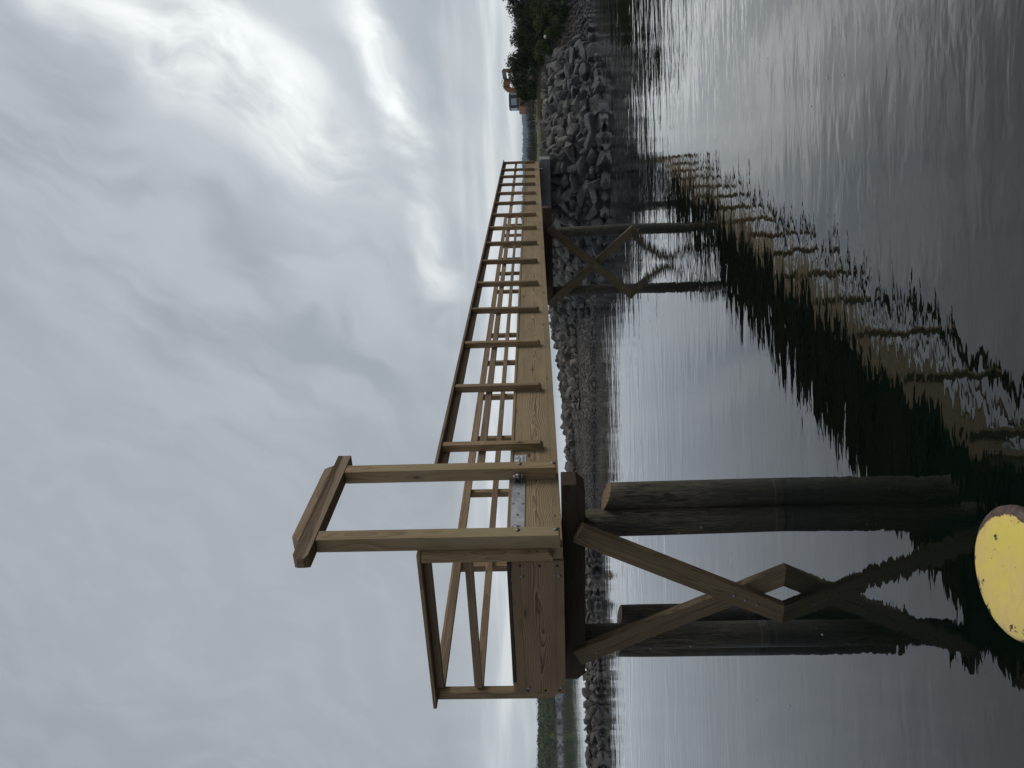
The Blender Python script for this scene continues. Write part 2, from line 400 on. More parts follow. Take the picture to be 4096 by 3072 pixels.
def water_mat():
    mt, q, b = new_mat('harbour_water')
    ge = q.n('ShaderNodeNewGeometry'); P = ge.outputs['Position']; x, y, z = q.sep(P)
    b.inputs['Base Color'].default_value = (.0022, .0062, .0040, 1)
    b.inputs['Roughness'].default_value = .02; b.inputs['IOR'].default_value = 1.33
    b.inputs['Coat Weight'].default_value = 1.0; b.inputs['Coat IOR'].default_value = 1.38; b.inputs['Coat Roughness'].default_value = .02
    # breeze: calm in the lee on the left, livelier on the right and far out
    patch = q.noise(q.comb(q.m('MULTIPLY', x, .22), q.m('MULTIPLY', y, .30), 0.0), 1.0, 3, .5)
    side = q.sst(q.m('SUBTRACT', x, q.m('MULTIPLY', y, .05)), -1.4, 1.6, .40, .80)
    wind = q.m('MULTIPLY', side, q.sst(patch, .30, .66, .40, 1.40))
    wind = q.m('MULTIPLY', wind, q.m('ADD', q.sst(y, 5, 26, .62, 1.20), q.sst(y, 33, 40, 0.0, -.85)))
    def layer(fx, fy, det, seed, dist=.5):
        return q.m('SUBTRACT', q.noise(q.comb(q.m('ADD', q.m('MULTIPLY', x, fx), q.m('MULTIPLY', y, fy * .10)), q.m('MULTIPLY', y, fy), seed), 1.0, det, .5, dist), .5)
    far_ = q.sst(y, 6, 18, 1.0, .22); mid_ = q.sst(y, 10, 30, 1.0, .45)
    h = q.m('MULTIPLY', layer(.75, 2.2, 1, 1.0), .0170)
    h = q.m('ADD', h, q.m('MULTIPLY', layer(1.7, 5.2, 2, 5.0), q.m('MULTIPLY', mid_, .0098)))
    h = q.m('ADD', h, q.m('MULTIPLY', layer(5.0, 14.0, 2, 9.0), q.m('MULTIPLY', far_, .0030)))
    h = q.m('ADD', h, q.m('MULTIPLY', layer(.22, .62, 1, 3.0), .030))
    h = q.m('MULTIPLY', h, wind)
    bp = q.n('ShaderNodeBump'); bp.inputs['Strength'].default_value = 1.0; bp.inputs['Distance'].default_value = 1.0
    q.put(bp.inputs['Height'], h); q.put(b.inputs['Normal'], bp.outputs[0]); q.put(b.inputs['Coat Normal'], bp.outputs[0])
    return mt
M_WATER = water_mat()

# ------------------------------------------------------------------ water, land, far shores
bm = bmesh.new()
vs = [bm.verts.new(p) for p in ((-2600, -200, 0), (2600, -200, 0), (2600, 3000, 0), (-2600, 3000, 0))]
bm.faces.new(vs)
tag(mesh_obj('water', bm, M_WATER), 'dark green harbour water with small ripples', kind='structure')
bm = bmesh.new()
vs = [bm.verts.new(p) for p in ((-2600, -200, -4), (2600, -200, -4), (2600, 3000, -4), (-2600, 3000, -4))]
bm.faces.new(vs)
tag(mesh_obj('seabed', bm, M_GROUND), kind='structure')

WX = [-80, -15.1, -12.1, -10.2, -8.7, -6.8, -4.8, -2.7, -.7, 1.2, 2.2, 2.65, 3.0, 4.1, 4.74, 6.04, 6.97, 8.14, 9.23, 10.58, 11.6, 13.6, 20, 40, 90]
WY = [31, 30.2, 30.05, 30.3, 30.5, 30.8, 31.0, 30.4, 29.6, 29.1, 28.3, 27.3, 25.4, 23.9, 23.2, 22.4, 22.1, 22.5, 23.6, 25.0, 25.8, 27.3, 30, 33, 36]
CX = [-80, -15.2, -9, -6.9, -5.5, -4, -1.9, .35, 1.54, 2.8, 3.6, 5, 7.6, 9.3, 11.3, 14, 20, 90]
CD = [1.3, 1.35, 1.2, 1.1, 1.3, 2.3, 3.6, 5.6, 6.6, 7.0, 4.5, 2.7, 2.7, 2.5, 2.3, 2.2, 2.2, 2.4]
CZ = [.42, .43, .46, .44, .56, .84, .97, 1.05, 1.17, 1.39, 1.50, 1.56, 1.56, 1.53, 1.48, 1.40, 1.40, 1.40]

def ground_z(x, y):
    x = np.asarray(x, float); y = np.asarray(y, float)
    yw = np.interp(x, WX, WY); cd = np.interp(x, CX, CD); zc = np.interp(x, CX, CZ)
    t = (y - yw) / cd
    bank = zc * np.clip(t, 0, 1) ** np.interp(x, [-6, 0, 3, 4.5], [1, .75, .8, .95])
    under = -(yw - y) * .55
    w = sstep(x - .105 * y, -.3, 1.6)
    yc = yw + cd
    back_sea = zc - .30 * (y - yc)
    back_land = zc + .0125 * np.clip(y - yc, 0, 45) + .10 * sstep(y, 30, 40)
    z = np.where(t < 0, under, np.where(t < 1, bank, back_sea * (1 - w) + back_land * w))
    z = z + (fbm(x * 1.1, y * 1.1, 3) - .47) * .16 * np.clip(z + .3, 0, 1)
    z = z - np.clip(y - 125, 0, 100) * .06
    return np.maximum(z, -3)

def axis(parts):
    out = []
    for a, b_, s_ in parts: out.append(np.arange(a, b_, s_))
    return np.concatenate(out + [[parts[-1][1]]])
xs = axis([(-80, -20, 2.0), (-20, 16, .14), (16, 90, 1.5)])
ys = axis([(18, 21, .5), (21, 40, .14), (40, 60, .6), (60, 160, 2.5)])
XX, YY = np.meshgrid(xs, ys)
ZZ = ground_z(XX, YY)
V = np.stack([XX, YY, ZZ], -1).reshape(-1, 3)
nx, ny = len(xs), len(ys)
ii, jj = np.meshgrid(np.arange(nx - 1), np.arange(ny - 1))
Fq = np.stack([jj * nx + ii, jj * nx + ii + 1, (jj + 1) * nx + ii + 1, (jj + 1) * nx + ii], -1).reshape(-1, 4)
cxm = XX[:-1, :-1].ravel()
def sub_mesh(name, sel):
    f = Fq[sel]; u_, inv = np.unique(f, return_inverse=True)
    return arr_obj(name, V[u_], inv.reshape(-1, 4), M_GROUND, smooth=True)
spit = tag(sub_mesh('breakwater', cxm < 2.4), 'low spit of stones and gravel running out behind the pier', kind='structure')
bank = tag(sub_mesh('shore_bank', cxm >= 2.4), 'riprap bank with grass on top at the landward end of the pier', kind='structure')

# --- stones
def rock_mesh(name, sub, seed, flat=.75, planes=9, mat=None, rough=.05):
    rs = np.random.RandomState(seed)
    bm = bmesh.new()
    n_ = planes + 8
    sx, sy, sz = rs.uniform(.95, 1.35), rs.uniform(.75, 1.0), rs.uniform(.55, flat)
    pts = rs.normal(size=(n_, 3)); pts /= np.linalg.norm(pts, axis=1)[:, None]
    pts *= rs.uniform(.86, 1.06, (n_, 1))
    # a squarish super-ellipsoid reads as quarried block rather than pebble
    pts = np.sign(pts) * np.abs(pts) ** .78
    for p in pts: bm.verts.new((p[0] * sx, p[1] * sy, p[2] * sz))
    bmesh.ops.convex_hull(bm, input=bm.verts)
    loose = [v for v in bm.verts if not v.link_faces]
    bmesh.ops.delete(bm, geom=loose, context='VERTS')
    bmesh.ops.dissolve_limit(bm, angle_limit=R(13), verts=bm.verts, edges=bm.edges)
    if sub >= 2: bmesh.ops.bevel(bm, geom=list(bm.edges), offset=rough * .75, segments=2 if sub > 2 else 1, profile=.5, affect='EDGES', clamp_overlap=True)
    bmesh.ops.triangulate(bm, faces=bm.faces)
    if sub > 2:
        bmesh.ops.subdivide_edges(bm, edges=[e for e in bm.edges if e.calc_length() > .28], cuts=1, use_grid_fill=True)
        bmesh.ops.triangulate(bm, faces=bm.faces)
        for v in bm.verts:
            p = v.co; k = math.sin(p.x * 6 + seed) * math.cos(p.y * 7 - seed) + .6 * math.sin(p.z * 11 + p.x * 8 + seed * 2)
            v.co = p * (1 + .035 * k)
    bmesh.ops.recalc_face_normals(bm, faces=bm.faces)
    me = bpy.data.meshes.new(name); bm.to_mesh(me); bm.free()
    for p in me.polygons: p.use_smooth = True
    me.set_sharp_from_angle(angle=R(26))
    me.materials.append(mat)
    return me

BIG = [rock_mesh('boulder_shape', 3, 50 + i, mat=M_ROCK) for i in range(14)]
SMALL = [rock_mesh('stone_shape', 2, 90 + i, mat=M_STONE, planes=8, rough=.04) for i in range(10)]

def scatter(n, region, sizes, gap, rs, placed=None):
    """dart throwing, biggest first. region(rs) -> x, y ; sizes descending"""
    placed = placed if placed is not None else []
    out = []
    for s_ in sizes:
        for _ in range(40):
            x, y = region(rs)
            ok = True
            for (a, b_, r_) in placed:
                if (a - x) ** 2 + (b_ - y) ** 2 < ((r_ + s_) * gap) ** 2: ok = False; break
            if ok:
                placed.append((x, y, s_)); out.append((x, y, s_)); break
        if len(out) >= n: break
    return out, placed

def set_stones(name, lst, shapes, parent, sink, rs, mat_slope=True, tilt=.5):
    for (x, y, s_) in lst:
        o = bpy.data.objects.new(name, shapes[rs.randint(len(shapes))])
        z = float(ground_z(x, y))
        sc = s_ * rs.uniform(.9, 1.1)
        o.location = (x, y, z + s_ * sink)
        o.rotation_euler = (rs.normal(0, tilt), rs.normal(0, tilt), rs.uniform(0, 6.28))
        o.scale = (sc * rs.uniform(.95, 1.2), sc * rs.uniform(.85, 1.05), sc * rs.uniform(.85, 1.15))
        link(o, parent)

def stones_stuff(name, lst, sub, parent, sink, rs, mat):
    """many small stones in one mesh"""
    bases = []
    for i in range(6):
        me = rock_mesh('tmp', sub, 300 + i, planes=7, mat=mat)
        v = np.zeros(len(me.vertices) * 3); me.vertices.foreach_get('co', v)
        f = np.zeros(len(me.polygons) * 3, np.int32); me.polygons.foreach_get('vertices', f)
        bases.append((v.reshape(-1, 3), f.reshape(-1, 3))); bpy.data.meshes.remove(me)
    VV, FF, k = [], [], 0
    arr = np.array(lst)
    zz = ground_z(arr[:, 0], arr[:, 1])
    for i, (x, y, s_) in enumerate(lst):
        v, f = bases[rs.randint(6)]
        e = Euler((rs.normal(0, .5), rs.normal(0, .5), rs.uniform(0, 6.28))).to_matrix()
        q_ = (v * rs.uniform(.8, 1.2, 3)) @ np.array(e).T * s_ + (x, y, zz[i] + s_ * sink)
        VV.append(q_); FF.append(f + k); k += len(v)
    o = arr_obj(name, np.concatenate(VV), np.concatenate(FF), mat, parent, smooth=True)
    return tag(o, kind='stuff')

def reg_riprap(rs):
    x = rs.uniform(2.5, 11.9); t = rs.uniform(-.16, 1.12)
    return x, np.interp(x, WX, WY) + t * np.interp(x, CX, CD)
rs = np.random.RandomState(5)
def reg_low(rs):
    x = rs.uniform(2.7, 11.2); t = rs.uniform(-.10, .50)
    return x, np.interp(x, WX, WY) + t * np.interp(x, CX, CD)
a1, pl = scatter(80, reg_low, np.sort(rs.uniform(.20, .35, 80))[::-1], .70, rs)
a2, pl = scatter(218, reg_riprap, np.sort(rs.uniform(.15, .27, 330))[::-1], .68, rs, pl)
set_stones('boulder', a1, BIG, bank, .20, rs, tilt=.35)
set_stones('boulder', a2, BIG, bank, .28, rs, tilt=.5)
a2b, pl = scatter(420, reg_riprap, np.sort(rs.uniform(.085, .15, 600))[::-1], .74, rs, pl)
stones_stuff('small_boulders', a2b, 2, bank, .3, rs, M_ROCK)
a3, pl = scatter(1400, reg_riprap, np.sort(rs.uniform(.05, .10, 1500))[::-1], .78, rs, pl)
stones_stuff('small_stones', a3, 1, bank, .2, rs, M_ROCK)

# stone heap under and left of the landward pile bent, at the root of the spit
def reg_root(rs):
    x = rs.uniform(-1.0, 4.6); t = rs.uniform(.35, 1.15)
    return x, np.interp(x, WX, WY) + t * np.interp(x, CX, CD)
def reg_spit(rs):
    x = rs.uniform(-17.5, -3.6); t = rs.uniform(-.12, 1.5)
    lo = np.interp(x, [-17, -7.5, -6.0, -3.6], [-.12, -.12, .45, .62])
    t = lo + (t + .12) / 1.62 * (1.45 - lo)
    return x, np.interp(x, WX, WY) + t * np.interp(x, CX, CD)
def reg_mid(rs):
    x = rs.uniform(-4.2, 1.5); t = rs.uniform(.70, 1.12)
    return x, np.interp(x, WX, WY) + t * np.interp(x, CX, CD)
s1, ps = scatter(140, reg_spit, np.sort(rs.uniform(.13, .27, 170))[::-1], .72, rs)
s2, ps = scatter(80, reg_mid, np.sort(rs.uniform(.12, .26, 110))[::-1], .8, rs, ps)
s3, ps = scatter(80, reg_root, np.sort(rs.uniform(.13, .30, 120))[::-1], .85, rs, ps)
set_stones('stone', s1 + s2 + s3, SMALL, spit, .35, rs)
s4, ps = scatter(1500, reg_spit, np.sort(rs.uniform(.05, .13, 1700))[::-1], .72, rs, ps)
s5, ps = scatter(500, reg_mid, np.sort(rs.uniform(.05, .12, 600))[::-1], .8, rs, ps)
s6, ps = scatter(700, reg_root, np.sort(rs.uniform(.05, .14, 800))[::-1], .8, rs, ps)
stones_stuff('small_stones', s4 + s5 + s6, 1, spit, .35, rs, M_STONE)
# shingle on the beach: tiny pebbles
n = 9000
x_ = rs.uniform(-7.0, 3.2, n); t_ = rs.uniform(-.05, 1.0, n) ** 1.1
y_ = np.interp(x_, WX, WY) + np.abs(t_) * np.interp(x_, CX, CD)
x2 = rs.uniform(11.0, 17.5, 2600); y2 = np.interp(x2, WX, WY) + rs.uniform(-.05, 1.1, 2600) * np.interp(x2, CX, CD)
stones_stuff('shingle', list(zip(x_, y_, rs.uniform(.015, .05, n))), 1, spit, .3, rs, M_STONE)
stones_stuff('shingle', list(zip(x2, y2, rs.uniform(.02, .09, 2600))), 1, bank, .3, rs, M_WEEDY)
# two wet rocks standing clear of the water behind the spit
for i, (x, y, s_, lb) in enumerate(((-3.2, 44, .42, 'larger dark rock awash in the water behind the spit'), (-3.95, 45, .30, 'smaller dark rock awash beside the larger one behind the spit'),
                                (-6.2, 47, .20, 'low flat rock barely above water, furthest left behind the spit'))):
    o = bpy.data.objects.new('rock', BIG[i]); o.location = (x, y, 0); o.scale = (s_ * 1.3, s_, s_ * .6); o.rotation_euler = (0, 0, i)
    link(o); tag(o, lb, 'rock', 'rocks standing in the water')

# --- grass on the bank
def blades(name, pts, hmin, hmax, wid, mat, parent, rs, lean=.35):
    n = len(pts); pts = np.asarray(pts)
    z = ground_z(pts[:, 0], pts[:, 1]) - .02
    h = rs.uniform(hmin, hmax, n); a = rs.uniform(0, 2 * np.pi, n); w = wid * rs.uniform(.6, 1.4, n)
    lx, ly = rs.normal(0, lean, n) * h, rs.normal(0, lean, n) * h
    b0 = np.stack([pts[:, 0] - np.cos(a) * w, pts[:, 1] - np.sin(a) * w, z], -1)
    b1 = np.stack([pts[:, 0] + np.cos(a) * w, pts[:, 1] + np.sin(a) * w, z], -1)
    tp = np.stack([pts[:, 0] + lx, pts[:, 1] + ly, z + h], -1)
    v = np.stack([b0, b1, tp], 1).reshape(-1, 3)
    f = np.arange(3 * n).reshape(-1, 3)
    return tag(arr_obj(name, v, f, mat, parent), kind='stuff')
n = 42000
gx = rs.uniform(4.3, 17, n); yc_ = np.interp(gx, WX, WY) + np.interp(gx, CX, CD)
gy = yc_ + .1 + rs.uniform(0, 1, n) ** 1.5 * 9
keep = fbm(gx * 1.3, gy * 1.3, 21) > .36
o = blades('dry_grass', np.stack([gx, gy], -1)[keep], .06, .26, .007, M_GRASS, None, rs)
tag(o, 'dry brownish grass on the ground above the boulders', 'grass')
n = 9000
gx = rs.uniform(10.0, 12.0, n); gy = np.interp(gx, WX, WY) + np.interp(gx, CX, CD) + rs.uniform(.1, 2.4, n)
o = blades('tall_grass', np.stack([gx, gy], -1), .15, .48, .006, M_GRASS, None, rs)
tag(o, 'taller dry grass below the left end of the shrubs', 'grass')

# --- shrubs
def leaf_cloud(blobs, n, size, rs, shell=.55):
    """blobs: (x,y,z,rx,ry,rz). leaf quads spread through them, denser toward the surface, in tufts"""
    w = np.array([b_[3] * b_[4] * b_[5] for b_ in blobs]) ** .75; w /= w.sum()
    bi = rs.choice(len(blobs), n // 9 + 1, p=w)
    B_ = np.array(blobs)[bi]
    dd_ = rs.normal(size=(len(bi), 3)); dd_ /= np.linalg.norm(dd_, axis=1)[:, None]
    rad = shell + (1 - shell) * rs.uniform(0, 1, len(bi)) ** .6
    lump = 1 + .22 * np.sin(dd_[:, 0] * 7 + B_[:, 0] * 9) * np.cos(dd_[:, 2] * 8 + B_[:, 2] * 5)
    c = B_[:, :3] + dd_ * B_[:, 3:] * (rad * lump)[:, None]
    c = np.repeat(c, 9, 0)[:n]
    c = c + rs.normal(0, size * 1.1, c.shape)
    a = rs.normal(size=c.shape); a /= np.linalg.norm(a, axis=1)[:, None]
    b_ = rs.normal(size=c.shape); b_ = np.cross(a, b_); b_ /= np.linalg.norm(b_, axis=1)[:, None]
    s_ = size * rs.uniform(.6, 1.3, (len(c), 1))
    v = np.stack([c - a * s_, c + b_ * s_ * .55, c + a * s_, c - b_ * s_ * .55], 1).reshape(-1, 3)
    return v, np.arange(len(v)).reshape(-1, 4)

def tube(bm, pts, r0, r1, seg=5):
    rings = []
    for i, p in enumerate(pts):
        p = Vector(p); q_ = Vector(pts[min(i + 1, len(pts) - 1)]) - Vector(pts[max(i - 1, 0)])
        q_.normalize(); a = q_.orthogonal().normalized(); b_ = q_.cross(a)
        r = r0 + (r1 - r0) * i / (len(pts) - 1)
        rings.append([bm.verts.new(p + (a * math.cos(t) + b_ * math.sin(t)) * r) for t in [k * 2 * math.pi / seg for k in range(seg)]])
    for A, B_ in zip(rings, rings[1:]):
        for k in range(seg): bm.faces.new((A[k], A[(k + 1) % seg], B_[(k + 1) % seg], B_[k]))
    bm.faces.new(rings[-1]); bm.faces.new(list(reversed(rings[0])))

def shrub(x, y, top, wid, label, rs, leaves=7000, mat=None, nblob=11, base=.30, size=.034, nst=5):
    z0 = float(ground_z(x, y)); h = top - z0
    t = empty('shrub', (x, y, z0)); tag(t, label, 'shrub', 'evergreen shrubs along the bank')
    bl = []
    for k in range(nblob):
        a = rs.uniform(0, 6.28); rr = rs.uniform(0, 1) ** .6 * wid * .36
        zz = rs.uniform(base + .12, .80) * h
        s_ = rs.uniform(.20, .34) * wid
        bl.append((math.cos(a) * rr, math.sin(a) * rr * .8, min(zz, h - s_ * .62), s_, s_, s_ * .62))
    bl.append((rs.uniform(-.1, .1) * wid, 0, h - .20 * wid, .30 * wid, .30 * wid, .20 * wid))
    v, f = leaf_cloud(bl, leaves, size, rs)
    arr_obj('crown', v, f, mat or M_LEAF, t)
    bm = bmesh.new()
    for k in range(nst):
        a = rs.uniform(0, 6.28); e = rs.uniform(.15, .4) * wid; hh = rs.uniform(.55, .85) * h
        p = [(rs.uniform(-.06, .06), rs.uniform(-.06, .06), -.05)]
        for s_ in (.25, .5, .75, 1.0):
            p.append((math.cos(a) * e * s_ + rs.normal(0, .03), math.sin(a) * e * s_ + rs.normal(0, .03), hh * s_ ** .8))
        tube(bm, p, .020, .006)
    mesh_obj('trunk', bm, M_BARK, t)
    return t

rs = np.random.RandomState(33)
SH = [(11.38, 29.9, 2.66, .55, 'leftmost dark shrub, rounded, in front of the digger cab', 9000, .28),
      (11.60, 29.0, 2.98, 1.10, 'tall bushy shrub just right of the digger, topping its boom', 11000, .30),
      (12.30, 29.3, 3.02, 1.15, 'broad shrub with dense crown behind the small red and green box', 11000, .30),
      (12.95, 28.8, 2.84, .95, 'medium shrub sloping down to the right above the pale float', 8000, .25),
      (13.40, 29.4, 2.60, .9, 'lowest shrub in the row, in the dip of its skyline', 7000, .20),
      (13.95, 29.0, 2.66, .95, 'shrub between the dip in the skyline and the right edge', 7000, .20),
      (14.70, 29.6, 2.95, 1.3, 'rising shrub at the right edge of the view', 9000, .15),
      (14.95, 28.9, 3.28, 1.1, 'tallest shrub in view, cut off by the right edge', 9000, .1),
      (15.9, 29.8, 3.3, 1.6, 'large shrub right beyond the edge of the row', 9000, .15),
      (12.2, 30.6, 2.75, 1.3, 'dark shrub in the second row, behind the broad one', 8000, .1),
      (13.2, 30.6, 2.62, 1.3, 'dark shrub in the second row, behind the dip', 8000, .1),
      (14.4, 30.8, 2.80, 1.4, 'dark shrub in the second row near the right edge', 8000, .1)]
for x, y, tp_, wd, lb, nl, bs in SH: shrub(x, y, tp_, wd, lb, rs, nl, base=bs * .35, nblob=15)
for x, y, tp_, lb in ((12.2, 28.3, 1.95, 'small dull green bush low in the row, left of the float'), (13.1, 28.0, 1.95, 'small light green bush low in front of the shrub row, near the float'), (13.9, 28.2, 2.1, 'light green low bush in front of the dip, nearer the right edge'),
                      (14.6, 28.5, 2.3, 'light green bush low at the right edge of the view')):
    shrub(x, y, tp_, .9, lb, rs, 3800, M_LEAF2, 7, .1)
# pale bare stems leaning out of the shrubs
bm = bmesh.new()
def stem(p, r=.011): tube(bm, p, r, r * .4)
stem([(11.05, 28.1, 1.45), (11.12, 28.1, 1.70), (11.25, 28.1, 1.95), (11.22, 28.15, 2.2)])
stem([(11.05, 28.1, 1.45), (11.35, 28.2, 1.75), (11.75, 28.3, 2.05)], .008)
stem([(10.80, 28.2, 1.48), (10.72, 28.2, 1.9), (10.78, 28.2, 2.3)], .009)
stem([(12.6, 28.2, 1.5), (12.9, 28.3, 1.8), (13.3, 28.3, 2.0)], .007)
stem([(13.2, 28.2, 1.45), (13.0, 28.3, 1.8), (12.95, 28.3, 2.2)], .007)
tag(mesh_obj('bare_branches', bm, M_BARK), 'pale leafless stems leaning out of the foot of the shrubs', 'branch', kind='stuff')
bm = bmesh.new()
tube(bm, [(11.2, 28.2, 1.95), (11.0, 28.1, 2.3), (10.98, 28.1, 2.58), (11.15, 28.1, 2.5), (11.4, 28.15, 2.2), (11.7, 28.2, 2.12)], .007, .005)
tag(mesh_obj('hose', bm, M_BARK), 'thin pale loop of line hung up in the shrubs', 'line')
# float and the small red and green box
bm = bmesh.new(); bmesh.ops.create_icosphere(bm, subdivisions=3, radius=.062)
fl = tag(mesh_obj('float', bm, M_FLOAT, smooth=True), 'small round pale float lying under the shrubs', 'float'); fl.location = (12.42, 27.4, 1.545); fl.scale = (1, 1, .92)
t = empty('nest_box', (11.25, 28.05, 2.06)); tag(t, 'small red and green box hanging in the shrubs', 'box')
bm = bmesh.new(); bmesh.ops.create_cube(bm, size=1, matrix=Matrix.Translation((0, 0, .075)) @ Matrix.Diagonal((.09, .08, .09, 1))); mesh_obj('front_panel', bm, M_GREENP, t)
bm = bmesh.new(); bmesh.ops.create_cube(bm, size=1, matrix=Matrix.Translation((0, -.002, .013)) @ Matrix.Diagonal((.10, .085, .035, 1))); mesh_obj('base_panel', bm, M_RED, t)

# --- bare saplings and dead reeds behind the lawn
rs = np.random.RandomState(8)
ORD = ['first', 'second', 'third', 'fourth', 'fifth', 'sixth', 'seventh', 'eighth', 'ninth', 'tenth', 'eleventh', 'twelfth', 'thirteenth', 'fourteenth', 'fifteenth', 'sixteenth']
for i in range(16):
    y = rs.uniform(62, 84); az = R(13.6 + i * .50 + rs.uniform(-.1, .1)); x = y * math.tan(az)
    z0 = float(ground_z(x, y)); bm = bmesh.new(); hh = rs.uniform(.70, 1.05)
    for k in range(90):
        a = rs.uniform(0, 6.28); e = rs.uniform(.05, .5)
        ox_, oy_ = rs.uniform(-.8, .8), rs.uniform(-.5, .5)
        tube(bm, [(ox_, oy_, -.05), (ox_ + math.cos(a) * e * .3, oy_, hh * .5), (ox_ + math.cos(a) * e, oy_ + math.sin(a) * e, hh * rs.uniform(.6, 1.05))], .022, .008, 3)
    o = mesh_obj('bare_bush', bm, M_TWIG); o.location = (x, y, z0)
    tag(o, f'leafless brown brush beyond the lawn, {ORD[i]} clump from the pier toward the digger', 'bush', 'leafless thicket beyond the lawn')

# --- far wooded shore on the left
rs = np.random.RandomState(4)
xf = np.arange(-190, -43, 1.2); bmv = []
rows = [(176, -.6), (178.5, .30), (181, .75), (186, 1.2), (200, 2.0), (240, 2.0)]
P_ = []
for (yy_, zz_) in rows:
    off_ = 3.5 * (fbm(xf / 14, xf * 0, 5) - .47) * 2
    zr = zz_ * sstep(-xf, 43, 52) * (.8 + .5 * fbm(xf / 6, xf * 0 + yy_, 9)) if zz_ > 0 else zz_ + xf * 0
    P_.append(np.stack([xf, yy_ + off_ + (xf + 80) * -.09, zr], -1))
P_ = np.stack(P_)
nr, nc = P_.shape[:2]
fi, fj = np.meshgrid(np.arange(nc - 1), np.arange(nr - 1))
fq = np.stack([fj * nc + fi, fj * nc + fi + 1, (fj + 1) * nc + fi + 1, (fj + 1) * nc + fi], -1).reshape(-1, 4)
M_FAR = plain('far_rocky_shore', (.26, .25, .235), .9, 0, .7, .9, c2=(.030, .030, .026))
tag(arr_obj('far_shore', P_.reshape(-1, 3), fq, M_FAR, smooth=True), 'rocky far shore below the green wood at the left', kind='structure')
fx_ = np.arange(-150, -46, .45); fd_ = np.concatenate([np.arange(0, 8, .45), np.arange(8, 40, 1.2)])
FX, FD = np.meshgrid(fx_, fd_)
crown_n = fbm(FX / 2.2, FD / 2.2, 31, 3)
FZ = .9 + 2.7 * sstep(FD, -.5, 6.5) + .035 * FD + (crown_n - .45) * 3.0 * sstep(FD, -.2, 2) + (fbm(FX / 12, FD / 12, 8, 2) - .37) * 1.8
FZ = np.where(FX > -56, .4 + (FZ - .4) * sstep(-FX, 46, 56), FZ)
FY = 182.2 + FD + (FX + 80) * -.09
nr, nc = FX.shape
fi, fj = np.meshgrid(np.arange(nc - 1), np.arange(nr - 1))
fq = np.stack([fj * nc + fi, fj * nc + fi + 1, (fj + 1) * nc + fi + 1, (fj + 1) * nc + fi], -1).reshape(-1, 4)
v1 = np.stack([FX, FY, FZ], -1).reshape(-1, 3)
nl = 60000; k_ = rs.randint(0, len(v1), nl); c_ = v1[k_] + rs.normal(0, .25, (nl, 3)) + (0, 0, .1)
a_ = rs.normal(size=(nl, 3)); a_ /= np.linalg.norm(a_, axis=1)[:, None]
b_ = np.cross(a_, rs.normal(size=(nl, 3))); b_ /= np.linalg.norm(b_, axis=1)[:, None]
s_ = rs.uniform(.10, .24, (nl, 1))
v2 = np.stack([c_ - a_ * s_, c_ + b_ * s_, c_ + a_ * s_, c_ - b_ * s_], 1).reshape(-1, 3)
tag(arr_obj('forest', np.concatenate([v1, v2]), np.concatenate([fq, np.arange(4 * nl).reshape(-1, 4) + len(v1)]), M_FOREST),
    'low green wood along the far shore at the left', 'forest', kind='stuff')
M_PALER = plain('driftwood_grey', (.38, .36, .34), .9)
s_l = []
for i in range(420):
    x = rs.uniform(-120, -40); y = 179.5 + rs.uniform(-1.5, 2.5) + (x + 80) * -.09
    s_l.append((x, y, rs.uniform(.12, .40)))
vs_, fs_, k = [], [], 0
me = rock_mesh('tmp', 1, 3, mat=M_STONE); vb = np.zeros(len(me.vertices) * 3); me.vertices.foreach_get('co', vb); vb = vb.reshape(-1, 3)
fb = np.zeros(len(me.polygons) * 3, np.int32); me.polygons.foreach_get('vertices', fb); fb = fb.reshape(-1, 3)
for (x, y, s_) in s_l:
    vs_.append(vb * s_ * rs.uniform(.7, 1.4, 3) + (x, y, rs.uniform(.15, 1.0))); fs_.append(fb + k); k += len(vb)
tag(arr_obj('far_rocks', np.concatenate(vs_), np.concatenate(fs_), M_FAR, None, True), 'pale rocks along the waterline below the far wood', 'rocks', kind='stuff')

# --- blue wooded hills on the horizon
azs = np.radians(np.arange(6.0, 48, .055)); D_ = 1500
hgt = np.interp(np.degrees(azs), [6, 8, 10, 12, 14, 17, 20, 30, 48], [10, 20, 33, 34, 31, 26.5, 25, 24, 18])
hgt = hgt + (fbm(azs * 60, azs * 0, 2) - .47) * 4 + (vnoise(azs * 900, azs * 0, 6) - .5) * 3.0
rows = []
for k, (dd_, hf) in enumerate(((D_ - 60, -.05), (D_ - 40, .30), (D_, .80), (D_ + 20, 1.0), (D_ + 120, .9), (D_ + 400, .2))):
    r_ = dd_ + (fbm(azs * 40, azs * 0 + k, 12) - .5) * 30
    rows.append(np.stack([np.sin(azs) * r_, np.cos(azs) * r_, hgt * hf - (2 if k == 0 else 0)], -1))
P_ = np.stack(rows); nr, nc = P_.shape[:2]
fi, fj = np.meshgrid(np.arange(nc - 1), np.arange(nr - 1))
fq = np.stack([fj * nc + fi, fj * nc + fi + 1, (fj + 1) * nc + fi + 1, (fj + 1) * nc + fi], -1).reshape(-1, 4)
tag(arr_obj('hills', P_.reshape(-1, 3), fq, M_HILL), 'blue hazy wooded hills on the horizon', kind='structure')

